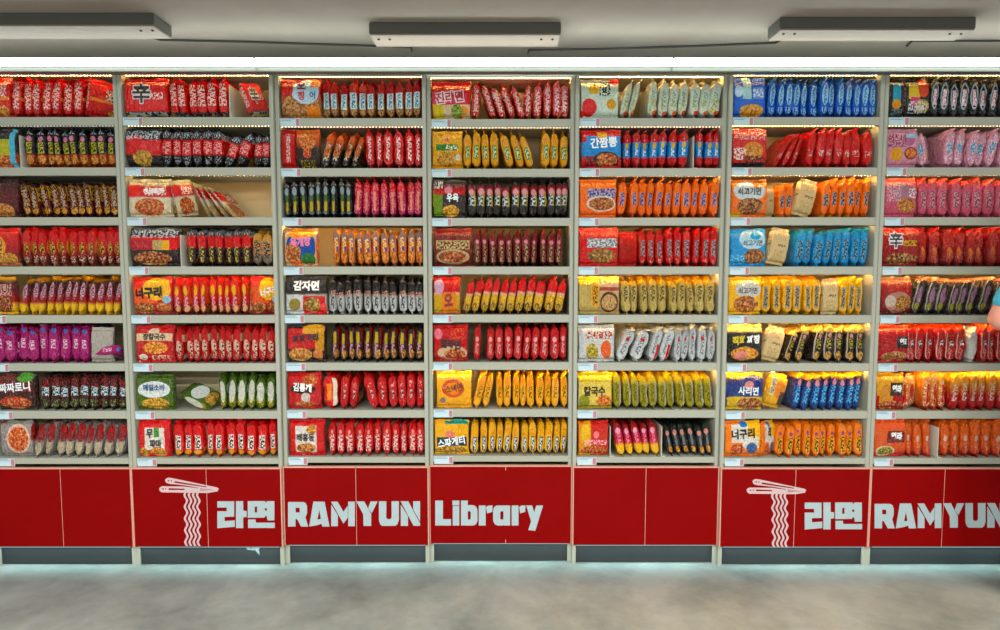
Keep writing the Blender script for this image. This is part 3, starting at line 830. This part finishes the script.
def lettering(parent, s, cy, cz, size, col, rot=0.0, bold=.02, wscale=1.0, lift=.0035):
    """printed words lying on the packet's face: cy across, cz up (fractions), size in metres"""
    me = text_mesh(s, size, bold)
    c, sn = math.cos(R(rot)), math.sin(R(rot))
    for v in me.vertices:
        x, y = v.co.x * wscale, v.co.y
        x, y = x * c - y * sn, x * sn + y * c
        Y = (cy - .5) * PW + x
        Zf = min(.9, max(.1, cz + y / PH))
        bq = min(.98, abs(Y) / (PW / 2))
        v.co = Vector((PT / 2 * thick(Zf) * (1 - bq ** 4) ** .25 + lift, Y, Zf * PH))
    return link('lettering', me, ink(col), parent)


count = {}


def label_pack(o, key, b, r, how):
    colour, look = PR[key][0], PR[key][1]
    look = look if look.startswith(colour) else colour + ' ' + look
    if how == 'face':
        lab = 'face-on %s, %s, %s' % (look, ROWW[r], BAYW[b])
    else:
        lab = '%s, %s, %s, %s' % (look, how, ROWW[r], BAYW[b])
    kk = (lab,)
    if len(lab.split()) > 15:
        lab = lab.replace(' from left', '')
    count.setdefault(kk, []).append(o)
    tag(o, lab, 'noodle packet', '%s packets, %s, %s' % (look.split(' with ')[0].replace(' packet', ''), ROWW[r], BAYW[b]))


def finish_labels():
    for (lab,), os_ in count.items():
        if len(os_) == 1:
            continue
        os_.sort(key=lambda o: o.location.x)
        for i, o in enumerate(os_):
            n = ORD[i] if i < len(ORD) else 'last'
            if lab.startswith('face-on '):
                o['label'] = n + ' ' + lab
            else:
                o['label'] = n + ' ' + lab


pxw = lambda px, b, r: at(px, ROWY[r], BY[b]).x
ROWY = [98, 148, 198, 247, 296, 344, 392, 440]
nE = [0]


def seals(o, us, ls, key):
    link('upper_seal', us, mat_of(key), o)
    link('lower_seal', ls, mat_of(key), o)


def front_pack(b, r, key, x0, x1, texts=(), hs=1.0, yaw=0, lean=0, back=0.0):
    xa, xb = pxw(x0, b, r), pxw(x1, b, r)
    film, us, ls = FRONT[(b * 8 + r) % len(FRONT)]
    o = link(PR[key][0] + '_noodle_packet', film, mat_of(key))
    sc = Vector((.8, (xb - xa) * .985 / PW, hs))
    place(o, (film, us, ls), sc, Euler((0, R(rnd.uniform(-1, 1)), R(-90 + yaw))), (xa + xb) / 2, BY[b] + .006 + back, b, r)
    seals(o, us, ls, key)
    for t in texts:
        lettering(o, *t)
    label_pack(o, key, b, r, 'face')
    return o


def profile(vs, hgt):
    """the outermost x to each side, in cells over depth and height (seals left out)"""
    lo, hi = {}, {}
    for v in vs:
        if .09 * hgt < v.z < .90 * hgt:
            k = (int(v.z / .017), int((v.y + 1) / .05))
            lo[k] = min(lo.get(k, 9), v.x)
            hi[k] = max(hi.get(k, -9), v.x)
    return lo, hi


def edge_packs(b, r, key, x0, x1, n, lean=0, hs=1.0, lean2=None, yaw=0):
    """a run of packets standing side by side in contact, filling the board from pixel column x0 to x1"""
    xa, xb = pxw(x0, b, r), pxw(x1, b, r)
    way = 1 if lean > 4 else -1 if lean < -4 else rnd.choice((-1, 1))
    plan, jl = [], 0
    for i in range(n):
        f = i / max(1, n - 1)
        jl = jl * .6 + rnd.uniform(-2.2, 2.2)
        a = (lean if lean2 is None else lean + (lean2 - lean) * f) + jl
        me = EDGE[way][rnd.randrange(8)]
        rot = (Matrix.Rotation(R(a), 3, 'Y') @ Euler((0, 0, R(yaw + rnd.uniform(-2.0, 2.0))), 'XYZ').to_matrix()).to_euler()
        plan.append([me, rot, rnd.uniform(.85, 1.15), rnd.uniform(.95, 1.02), hs * rnd.uniform(.96, 1.07), a,
                     .002 + rnd.uniform(0, .012) - (.006 if rnd.random() < .2 else 0)])
    t = (xb - xa) / n * math.cos(R(lean)) / PT
    for it in range(6):
        xs, prev, x = [], None, 0
        lo_all, hi_all = 9, -9
        for me, rot, w, d, h, a, yf in plan:
            mat = rot.to_matrix() @ Matrix.Diagonal((t * w, d, h))
            vs = [mat @ v.co for v in me.vertices]
            zl, yl = min(v.z for v in vs), min(v.y for v in vs)
            for v in vs:
                v.z -= zl
                v.y += yf - yl
            lo, hi = profile(vs, max(v.z for v in vs))
            if prev is not None:
                x = max(px_ + h0 - lo[k] for px_, hh in (prev,) for k, h0 in hh.items() if k in lo) + .0005
            prev = (x, hi)
            xs.append(x)
            lo_all = min(lo_all, x + min(v.x for v in vs))
            hi_all = max(hi_all, x + max(v.x for v in vs))
        ext = hi_all - lo_all
        if abs(ext - (xb - xa)) < .0015:
            break
        over = (xb - xa) - ext
        t = max(.25, t + over / n / PT * .9)
    sh = (xa + xb) / 2 - (lo_all + hi_all) / 2
    for (me, rot, w, d, h, a, yf), x in zip(plan, xs):
        o = link(PR[key][0] + '_noodle_packet', me, mat_of(key))
        sc = Vector((t * w, d, h))
        mat = rot.to_matrix() @ Matrix.Diagonal(sc)
        vx = [(mat @ v.co).x for v in me.vertices]
        place(o, (me,), sc, rot, x + sh + (min(vx) + max(vx)) / 2, BY[b] + yf, b, r)
        label_pack(o, key, b, r, 'leaning' if abs(lean) >= 15 else 'edge-on')


def angled(b, r, key, x0, x1, yaw, lean=0, hs=1.0, texts=(), ts=.8, how='turned half sideways', back=0.0):
    """a packet turned so that part of its face shows; yaw 0 is edge-on, 90 is face-on"""
    xa, xb = pxw(x0, b, r), pxw(x1, b, r)
    film, us, ls = FRONT[(b + r) % len(FRONT)]
    o = link(PR[key][0] + '_noodle_packet', film, mat_of(key))
    rot = (Matrix.Rotation(R(lean), 3, 'Y') @ Euler((0, 0, R(-yaw)), 'XYZ').to_matrix()).to_euler()
    ext = PT * ts * math.cos(R(yaw)) + math.sin(R(abs(lean))) * PH * .8
    wy = max(.45, min(1.0, ((xb - xa) * 1.05 - ext) / (PW * math.sin(R(yaw)))))
    place(o, (film, us, ls), Vector((ts, wy, hs)), rot, (xa + xb) / 2, BY[b] + .004 + back, b, r)
    seals(o, us, ls, key)
    for t in texts:
        lettering(o, *t)
    label_pack(o, key, b, r, how)
    return o


def lying(b, r, key, x, z, tilt, how):
    film, us, ls = FRONT[(b + r + 1) % len(FRONT)]
    o = link(PR[key][0] + '_noodle_packet', film, mat_of(key))
    rot = (Matrix.Rotation(R(tilt), 3, 'Y') @ Euler((0, 0, R(-20)), 'XYZ').to_matrix()).to_euler()
    place(o, (film, us, ls), Vector((.8, .6, .9)), rot, pxw(x, b, r), BY[b] + .006, b, r, z)
    seals(o, us, ls, key)
    label_pack(o, key, b, r, how)
    return o


def divider(b, r, px, what='thin white plastic divider'):
    x = pxw(px, b, r)
    z = zb(r)
    bm = bmesh.new()
    box_bm(bm, (-.0012, 0, 0), (.0012, .22, .135), .0005)
    box_bm(bm, (-.0012, 0, 0), (.018, .22, .0018), .0004)
    me = bpy.data.meshes.new('shelf_divider')
    bm.to_mesh(me)
    bm.free()
    o = link('shelf_divider', me, M['acryl'])
    o.location = (x, BY[b] + .004, z + .0002)
    tag(o, '%s among packets, %s, %s' % (what, ROWW[r], BAYW[b]), 'divider', 'plastic dividers between packets')


def T(s, cy, cz, size, col, rot=0, **k):
    return (s, cy, cz, size * .84, col, rot) + ((k.get('bold', .02), k.get('w', 1.0), k.get('lift', .0035)))


SHIN = (T('辛', .42, .55, .1, 'e8dcd8', 0, bold=.07), T('辛', .42, .55, .1, '141014', 0, bold=.025, lift=.0046))
# ---- first bay
b = 0
front_pack(b, 0, 'shinorange', -26, 8)
edge_packs(b, 0, 'shinorange', 9, 82, 7, 4)
angled(b, 0, 'shinorange', 80, 113, 38, 8, texts=(T('辛', .7, .55, .085, 'e8dcd8', 0, bold=.07), T('辛', .7, .55, .085, '141014', 0, bold=.025, lift=.0046)))
front_pack(b, 1, 'blkyel', -22, 16)
divider(b, 1, 19)
edge_packs(b, 1, 'blkyel', 22, 115, 10, 0)
front_pack(b, 2, 'goldmar', -19, 16)
edge_packs(b, 2, 'goldmar', 17, 117, 11, -5, .93)
front_pack(b, 3, 'redyel', -15, 17)
edge_packs(b, 3, 'redyel', 19, 119, 11, 0)
front_pack(b, 4, 'mrdyel', -12, 13)
edge_packs(b, 4, 'mrdyel', 15, 121, 12, 12)
edge_packs(b, 5, 'magenta', -8, 88, 9, 2, .98)
angled(b, 5, 'greyback', 89, 108, 74, 2, .92, how='turned half sideways')
lying(b, 5, 'magenta', 118, 0, 84, 'lying flat')
front_pack(b, 6, 'chacha', -5, 33, (T('짜짜로니', .5, .6, .052, 'dfeaee', 4, bold=.03),))
edge_packs(b, 6, 'chacha', 37, 125, 9, 3, .93)
front_pack(b, 7, 'greyred', -2, 31)
edge_packs(b, 7, 'greyred', 32, 127, 9, 13)
# ---- second bay
b = 1
front_pack(b, 0, 'shin', 122, 166, SHIN, lean=0)
edge_packs(b, 0, 'shin', 167, 226, 6, -3, .98)
divider(b, 0, 229, 'clear plastic divider')
angled(b, 0, 'shin', 236, 264, 40, -20, .92, SHIN, how='leaning')
front_pack(b, 1, 'blkred', 122, 158)
edge_packs(b, 1, 'blkred', 159, 222, 6, 0, .97)
edge_packs(b, 1, 'blkred', 222, 254, 2, 22, .9)
edge_packs(b, 1, 'blkred', 252, 270, 2, 3, .85)
front_pack(b, 2, 'whtred', 126, 170, (T('해물짬뽕', .62, .68, .03, 'f6ece8', 3),), .97)
angled(b, 2, 'whtred', 170, 188, 50, -12, .98, how='turned half sideways')
edge_packs(b, 2, 'whtred', 190, 232, 4, -24, .96, -40)
front_pack(b, 3, 'blkredyl', 128, 178)
divider(b, 3, 180, 'cream plastic divider')
edge_packs(b, 3, 'blkredyl', 184, 250, 7, 0)
edge_packs(b, 3, 'mixed', 251, 273, 2, 0, .95)
front_pack(b, 4, 'neoguri', 131, 171, (T('너구리', .42, .56, .058, '100a0c', 3, bold=.06),))
edge_packs(b, 4, 'neoguri', 172, 246, 9, 0)
angled(b, 4, 'neoguri', 246, 274, 55, 3, texts=(T('너구리', .6, .6, .05, 'f4ece0', 10, bold=.03),))
front_pack(b, 5, 'jangkal', 134, 173, (T('장칼국수', .5, .68, .036, '1a1412', 0, bold=.03),))
edge_packs(b, 5, 'jangkal', 174, 275, 12, 2, .97)
front_pack(b, 6, 'green', 134, 172, (T('메밀소바', .5, .62, .036, '1c4a7a', 0, bold=.03),), .97)
lying(b, 6, 'green', 195, 0, -62, 'tipped over')
edge_packs(b, 6, 'green', 217, 275, 6, 0, .98)
front_pack(b, 7, 'mupama', 137, 169, (T('무', .38, .64, .05, '1a1814', 0, bold=.04), T('파마', .56, .36, .045, '1a1814', 0, bold=.04)))
edge_packs(b, 7, 'mupama', 170, 275, 10, 0)
# ---- third bay
b = 2
front_pack(b, 0, 'squid', 279, 320, (T('오', .52, .8, .05, '8a1830', 0, bold=.05), T('징', .52, .54, .045, 'c82838', 0, bold=.03), T('어', .8, .56, .04, '3a6a98', 0, bold=.03)))
edge_packs(b, 0, 'squid', 321, 421, 11, 0, .98)
front_pack(b, 1, 'jjolred', 280, 294)
front_pack(b, 1, 'orblk', 295, 319)
edge_packs(b, 1, 'orblk', 319, 346, 2, 16, .98)
edge_packs(b, 1, 'orblk', 341, 366, 2, 20, .95)
edge_packs(b, 1, 'jjolred', 365, 423, 6, 0)
edge_packs(b, 2, 'greenblk', 281, 352, 9, 0)
edge_packs(b, 2, 'pinkred', 352, 423, 8, 0)
front_pack(b, 3, 'yukgae', 283, 317, (T('육개장', .5, .62, .05, 'e0709a', 4, bold=.05),))
edge_packs(b, 3, 'yukgae', 331, 423, 11, 0, .98)
front_pack(b, 4, 'potato', 284, 326, (T('감자면', .52, .74, .052, 'eceae4', 0, bold=.05),))
edge_packs(b, 4, 'potato', 327, 424, 11, 0, .98)
front_pack(b, 5, 'chapaguri', 286, 325, (T('짜파구리', .5, .62, .042, '141012', 5, bold=.06),))
edge_packs(b, 5, 'chapaguri', 329, 424, 11, 2, .98)
front_pack(b, 6, 'kimtong', 286, 320, (T('김통깨', .45, .58, .046, 'ece8e4', -4, bold=.04),))
edge_packs(b, 6, 'kimflap', 322, 338, 1, 0)
edge_packs(b, 6, 'kimtong', 339, 358, 2, 6)
edge_packs(b, 6, 'kimtong', 361, 378, 1, -14)
edge_packs(b, 6, 'kimtong', 377, 424, 5, -2)
front_pack(b, 7, 'baehong', 287, 323, (T('배홍동', .47, .5, .042, '1a1414', 0, bold=.03),))
edge_packs(b, 7, 'baehong', 327, 425, 11, 0)
# ---- fourth bay
b = 3
front_pack(b, 0, 'jin', 430, 470, (T('진라면', .46, .55, .06, 'f6dfe2', 5, bold=.11), T('진라면', .46, .55, .06, 'b0102c', 5, bold=.03, lift=.0046)), .97)
edge_packs(b, 0, 'jin', 471, 480, 1, 0, .96)
edge_packs(b, 0, 'jin', 479, 525, 4, -18, .93)
edge_packs(b, 0, 'jin', 524, 572, 5, 0, .97)
front_pack(b, 1, 'yelgreen', 431, 462, (), .97)
edge_packs(b, 1, 'yelgreen', 463, 499, 4, 0, .98)
edge_packs(b, 1, 'yelgreen', 500, 534, 3, -14, .95)
edge_packs(b, 1, 'yelgreen', 541, 569, 3, 0, .97)
front_pack(b, 2, 'wooyuk', 432, 466, (T('우육', .6, .5, .045, 'dcecf0', 0, bold=.04),))
edge_packs(b, 2, 'wooyuk', 467, 571, 12, 0)
front_pack(b, 3, 'maroon', 433, 472)
edge_packs(b, 3, 'maroon', 473, 564, 11, 0)
front_pack(b, 4, 'odong', 433, 460, (T('오', .57, .34, .08, '7a1418', 6, bold=.05),))
edge_packs(b, 4, 'odong', 462, 568, 11, 10)
front_pack(b, 5, 'yeul', 433, 468, (T('열라면', .5, .46, .05, '191214', -6, bold=.05),))
edge_packs(b, 5, 'yeul', 472, 481, 1, 5)
edge_packs(b, 5, 'yeul', 485, 568, 9, 2)
front_pack(b, 6, 'snack', 436, 472, (T('스낵면', .5, .54, .042, '5a2c18', 8, bold=.03),))
edge_packs(b, 6, 'snack', 473, 495, 2, 12)
edge_packs(b, 6, 'snack', 496, 568, 9, 0)
fp = front_pack(b, 7, 'spag', 433, 468, (), .96)
lettering(fp, '스파게티', .5, .37, .042, 'e0eaee', 8, .03, 1.0, .0045)
edge_packs(b, 7, 'spag', 470, 569, 12, 2, .98)
# ---- fifth bay
b = 4
front_pack(b, 0, 'mint', 580, 619)
edge_packs(b, 0, 'mint', 621, 643, 2, 14)
edge_packs(b, 0, 'mint', 648, 724, 7, 4)
front_pack(b, 1, 'ganjj', 581, 622, (T('간짬뽕', .56, .63, .055, 'f0f6f8', 4, bold=.03),))
edge_packs(b, 1, 'ganjj', 623, 690, 7, 3)
divider(b, 1, 694)
edge_packs(b, 1, 'ganjj', 697, 723, 3, 0)
front_pack(b, 2, 'orlil', 579, 617)
edge_packs(b, 2, 'orlil', 618, 721, 11, 3)
front_pack(b, 3, 'redgrey', 578, 618)
front_pack(b, 3, 'redplain', 620, 639, (), .9, back=.02)
edge_packs(b, 3, 'redgrey', 640, 720, 9, 1)
front_pack(b, 4, 'cream', 577, 599)
front_pack(b, 4, 'creamfood', 599, 620)
edge_packs(b, 4, 'cream', 621, 716, 10, -2)
front_pack(b, 5, 'silver', 578, 615)
edge_packs(b, 5, 'silver', 617, 655, 2, 24, .95, 20)
edge_packs(b, 5, 'silverred', 649, 677, 2, 12, .95)
edge_packs(b, 5, 'silver', 674, 716, 5, 5, .96, 0)
front_pack(b, 6, 'olive', 577, 612, (T('칼국수', .48, .48, .052, '1c1612', 0, bold=.04),))
edge_packs(b, 6, 'olive', 613, 715, 11, -3)
front_pack(b, 7, 'nagas', 578, 609, (), .97)
divider(b, 7, 610.5)
edge_packs(b, 7, 'pinkyel', 612, 661, 5, -9)
divider(b, 7, 662)
edge_packs(b, 7, 'blkor', 663, 715, 6, -12, .96)
# ---- sixth bay
b = 5
front_pack(b, 0, 'blue', 734, 767)
edge_packs(b, 0, 'blue', 768, 879, 13, 2)
front_pack(b, 1, 'redblank', 733, 768)
edge_packs(b, 1, 'redblank', 776, 806, 3, 26, .96, 20)
edge_packs(b, 1, 'redblank', 807, 876, 7, 6, .97, 2)
front_pack(b, 2, 'beef', 731, 768, (T('쇠고기면', .5, .66, .04, '1c1a1c', 0, bold=.03),), .98)
front_pack(b, 2, 'paleback', 769, 777, (), .82, back=.02)
edge_packs(b, 2, 'beef', 778, 797, 2, 2, .84)
angled(b, 2, 'paleback', 796, 819, 76, 13, .97, how='leaning')
edge_packs(b, 2, 'beef', 822, 872, 6, 4, .98)
front_pack(b, 3, 'skyblue', 729, 766, (T('쇠고기면', .62, .6, .034, '2a3a48', 0, bold=.02),), .98)
angled(b, 3, 'paleback', 769, 792, 76, 10, .97, how='leaning')
edge_packs(b, 3, 'skyblue', 794, 873, 8, 7, .96, 3)
front_pack(b, 4, 'yelgrey', 728, 762, (T('쇠고기면', .58, .62, .036, '3a3a3a', 0, bold=.02),))
edge_packs(b, 4, 'yelgrey', 763, 823, 6, 1)
front_pack(b, 4, 'paleback', 824, 840, (), .95)
edge_packs(b, 4, 'yelgrey', 841, 866, 3, 0)
front_pack(b, 5, 'jikhwa', 727, 763, (T('직화', .33, .58, .046, 'c8b41c', 4, bold=.05), T('짜장', .74, .6, .046, 'e8e8e4', 4, bold=.05)))
angled(b, 5, 'paleback', 764, 786, 76, 15, .97, how='leaning')
edge_packs(b, 5, 'jikhwa', 786, 811, 2, 16, .95)
edge_packs(b, 5, 'jikhwa', 813, 867, 5, 5, .98, 0)
front_pack(b, 6, 'navy', 725, 763, (T('사리면', .6, .5, .046, 'd8e2ea', -2, bold=.03),))
angled(b, 6, 'yeltext', 764, 791, 74, 15, .97, how='leaning')
edge_packs(b, 6, 'navy', 793, 865, 8, 8, .98, 3)
front_pack(b, 7, 'neomild', 725, 762, (T('너구리', .5, .62, .055, '17120f', 3, bold=.04),))
angled(b, 7, 'neomild', 763, 776, 60, 0, .98, (T('리', .5, .65, .06, '17120f', 0, bold=.04),), how='turned half sideways')
edge_packs(b, 7, 'neomild', 777, 866, 10, 1, .98)
# ---- seventh bay
b = 6
front_pack(b, 0, 'blkpink', 890, 906)
front_pack(b, 0, 'blkmulti', 907, 931)
edge_packs(b, 0, 'blkpink', 932, 1011, 8, 2)
front_pack(b, 1, 'pink', 888, 920)
angled(b, 1, 'pink', 921, 938, 40, -8, .92, how='turned half sideways')
edge_packs(b, 1, 'pink', 946, 1012, 6, 6, .97)
front_pack(b, 2, 'dustpink', 885, 918)
edge_packs(b, 2, 'dustpink', 919, 1010, 8, 1)
front_pack(b, 3, 'shinblk', 882, 920, (T('辛', .34, .64, .085, 'e4e4e8', 0, bold=.07), T('辛', .34, .64, .085, '17121a', 0, bold=.02, lift=.0046)))
edge_packs(b, 3, 'shinblk', 921, 1010, 8, 0)
front_pack(b, 4, 'redbowl', 881, 913)
edge_packs(b, 4, 'blkgrey', 915, 1008, 8, 12, .98)
front_pack(b, 5, 'yeoltteok', 877, 908, (T('열라', .84, .54, .038, 'dfe3e4', 0, bold=.06),))
edge_packs(b, 5, 'yeoltteok', 908, 970, 6, 0)
edge_packs(b, 5, 'palewhite', 971, 980, 1, 0, .95)
edge_packs(b, 5, 'yeoltteok', 981, 1008, 3, 0)
front_pack(b, 6, 'yeolcream', 875, 904, (T('열라', .72, .56, .042, 'e4e4e0', 0, bold=.06),))
angled(b, 6, 'yeolmix', 905, 922, 50, 0, .98, how='turned half sideways')
edge_packs(b, 6, 'yeolmix', 923, 948, 3, 3)
edge_packs(b, 6, 'yeolcream', 952, 1008, 6, 2)
front_pack(b, 7, 'yeolor', 874, 907, (T('열라', .68, .56, .042, 'e4e4e0', 0, bold=.06),))
edge_packs(b, 7, 'yeolor', 908, 933, 3, 0)
divider(b, 7, 939)
edge_packs(b, 7, 'yeolor', 943, 1006, 6, 0)

finish_labels()

# ------------------------------------------------------------------ price tags
for b in range(7):
    for r in range(8):
        x0 = DX[b] + .022
        if b == 0 and r not in (4, 5, 6, 7):
            continue
        if b == 0:
            x0 = at((4, 7, 11, 13)[r - 4] - 17, ROWY[r] + 22, 0).x
        z = zb(r) - .0355
        wd = .084
        e = boxes('price_tag', [((0, -.0022, 0), (wd, -.0006, .034))], M['tag'])
        e.location = (x0, BY[b] + (.0008 if r < 7 else .0008), z)
        boxes('code_mark', [((wd * .80, -.0026, .003), (wd * .97, -.0021, .031))], M['tagmark'], e)
        ln = [((.004, -.0025, .030 - .0062 * k), (.004 + wd * (.5 + .2 * ((k * 7 + b + r) % 3) / 2), -.0021, .0322 - .0062 * k)) for k in range(4)]
        for l_ in ln[:2]:
            boxes('print_line', [l_], M['tagink'], e)
        tag(e, 'pale blue price tag on the edge of the %s, %s' % (ROWW[r], BAYW[b]), 'price tag', 'price tags along the shelf edges')

# ------------------------------------------------------------------ the shopper whose elbow reaches into the right edge
def skin_body(name, joints, links, mat, parent=None, sub=2):
    """one continuous body: joints (point, radius x, radius y) joined by links, grown with a skin"""
    me = bpy.data.meshes.new(name)
    me.from_pydata([j[0] for j in joints], links, [])
    o = link(name, me, mat, parent)
    md = o.modifiers.new('skin', 'SKIN')
    md.use_smooth_shade = True
    sk = me.skin_vertices[0] if me.skin_vertices else None
    for i, j in enumerate(joints):
        me.skin_vertices[0].data[i].radius = (j[1], j[2])
        me.skin_vertices[0].data[i].use_root = i == 0
    ss = o.modifiers.new('smooth', 'SUBSURF')
    ss.levels = ss.render_levels = sub
    return o


elb = at(996.5, 323, -.34)
PX, PY = elb.x + .34, -.36               # where the shopper stands
sho = Vector((PX - .20, PY - .02, 1.375))
wri = Vector((PX - .07, PY + .17, 1.13))
J = [((PX, PY, .93), .145, .105), ((PX, PY, 1.08), .125, .095), ((PX, PY, 1.25), .15, .105), ((PX, PY - .01, 1.39), .12, .075),
     ((PX, PY - .005, 1.46), .052, .055), ((PX, PY + .01, 1.53), .055, .06), ((PX, PY + .015, 1.60), .075, .09), ((PX, PY + .005, 1.69), .062, .078)]
L = [(0, 1), (1, 2), (2, 3), (3, 4), (4, 5), (5, 6), (6, 7)]


def add(pts, root):
    prev = root
    for p in pts:
        J.append(p)
        L.append((prev, len(J) - 1))
        prev = len(J) - 1
    return prev


hands = []
for s in (-1, 1):
    e_ = elb if s < 0 else Vector((PX + .25, PY + .03, 1.09))
    w_ = wri if s < 0 else Vector((PX + .07, PY + .17, 1.17))
    sh = Vector((PX + s * .19, PY - .01, 1.385))
    k = add([(sh, .062, .062), (sh.lerp(e_, .5), .048, .048), (e_, .043, .043), (e_.lerp(w_, .4), .040, .038), (w_, .025, .022)], 3)
    d = (w_ - e_).normalized()
    up = Vector((0, 0, 1))
    side = d.cross(up).normalized()
    pal = w_ + d * .05
    kp = add([(pal, .032, .016), (w_ + d * .085, .034, .014)], k)
    for i, (q, ln) in enumerate(((-.028, .062), (-.009, .072), (.010, .068), (.027, .052))):
        b0 = w_ + d * .095 + up * q
        add([(b0, .009, .009), (b0 + d * ln * .5 + side * .012 * -s, .0085, .0085), (b0 + d * ln * .8 + side * .035 * -s, .0075, .0075)], kp)
    t0 = pal + up * .03
    add([(t0, .011, .011), (t0 + d * .03 + up * .018, .0095, .0095), (t0 + d * .055 + up * .014 + side * -s * .01, .008, .008)], kp - 1)
    hip = Vector((PX + s * .09, PY, .88))
    add([(hip, .095, .095), ((PX + s * .10, PY + .015, .50), .058, .062), ((PX + s * .105, PY - .005, .30), .052, .055), ((PX + s * .105, PY - .02, .085), .036, .04),
         ((PX + s * .115, PY + .05, .045), .042, .03), ((PX + s * .125, PY + .14, .035), .036, .026)], 0)
person = skin_body('person', J, L, M['skin'])
tag(person, 'person in a cyan short sleeved top, only one bent elbow inside the right edge', 'person')
CL = [((PX, PY, .92), .155, .118), ((PX, PY, 1.08), .14, .11), ((PX, PY, 1.25), .165, .12), ((PX, PY - .01, 1.385), .135, .09), ((PX, PY - .006, 1.43), .07, .07)]
CLL = [(0, 1), (1, 2), (2, 3), (3, 4)]
for s in (-1, 1):
    e_ = elb if s < 0 else Vector((PX + .25, PY + .03, 1.09))
    sh = Vector((PX + s * .19, PY - .01, 1.385))
    CL += [(sh, .075, .075), (sh.lerp(e_, .45), .064, .064), (sh.lerp(e_, .87), .058, .058)]
    n = len(CL)
    CLL += [(3, n - 3), (n - 3, n - 2), (n - 2, n - 1)]
skin_body('top', CL, CLL, M['sleeve'], person)
TR = [((PX, PY, .98), .15, .115), ((PX, PY, .90), .155, .118)]
TRL = [(0, 1)]
for s in (-1, 1):
    TR += [((PX + s * .09, PY, .84), .105, .105), ((PX + s * .10, PY + .015, .50), .075, .08), ((PX + s * .105, PY - .01, .10), .062, .066)]
    n = len(TR)
    TRL += [(1, n - 3), (n - 3, n - 2), (n - 2, n - 1)]
skin_body('trousers', TR, TRL, M['trouser'], person)
skin_body('hair', [((PX, PY - .045, 1.52), .06, .05), ((PX, PY - .045, 1.62), .085, .07), ((PX, PY - .01, 1.71), .08, .085), ((PX, PY + .055, 1.725), .05, .03)], [(0, 1), (1, 2), (2, 3)], M['hair'], person)
for s in (-1, 1):
    skin_body('shoe', [((PX + s * .105, PY - .04, .05), .045, .045), ((PX + s * .115, PY + .06, .042), .052, .04), ((PX + s * .127, PY + .16, .034), .045, .032)], [(0, 1), (1, 2)], M['shoe'], person)
bm = bmesh.new()
for s in (-1, 1):
    bmesh.ops.create_uvsphere(bm, u_segments=10, v_segments=8, radius=.012, matrix=Matrix.Translation((PX + s * .03, PY + .092, 1.612)))
me = bpy.data.meshes.new('eyes')
bm.to_mesh(me)
bm.free()
link('eyes', me, M['dark'], person)
skin_body('nose', [((PX, PY + .095, 1.61), .008, .008), ((PX, PY + .112, 1.58), .013, .012)], [(0, 1)], M['skin'], person)


# ------------------------------------------------------------------ light
w = bpy.data.worlds.new('room_light')
S.world = w
w.use_nodes = True
bg = w.node_tree.nodes['Background']
bg.inputs[0].default_value = (1.0, .96, .90, 1)
bg.inputs[1].default_value = .24


def area(name, loc, rot, sx, sy, power, col, spread=180):
    l = bpy.data.lights.new(name, 'AREA')
    l.shape = 'RECTANGLE'
    l.size, l.size_y = sx, sy
    l.energy = power
    l.color = col
    l.spread = R(spread)
    o = bpy.data.objects.new(name, l)
    COL.objects.link(o)
    o.location = loc
    o.rotation_euler = rot
    return o


# unseen area lights added under the ceiling, for fill and glints on the packets
for y in (-1.75, -3.4, -5.0):
    for x in (-2.6, -.85, .85, 2.6):
        area('added_ceiling_fill', (x, y, CEILZ - .03), (0, 0, 0), 1.2, .09, 14 if y > -2 else 52, (1, .97, .92))
# strip lights under the front edge of the red base
for b in range(7):
    area('toe_strip', ((DX[b] + DX[b + 1]) / 2, BY[b] - .012, .0875), (0, 0, 0), DX[b + 1] - DX[b] - .05, .006, .3, (.62, 1, 1), 120)
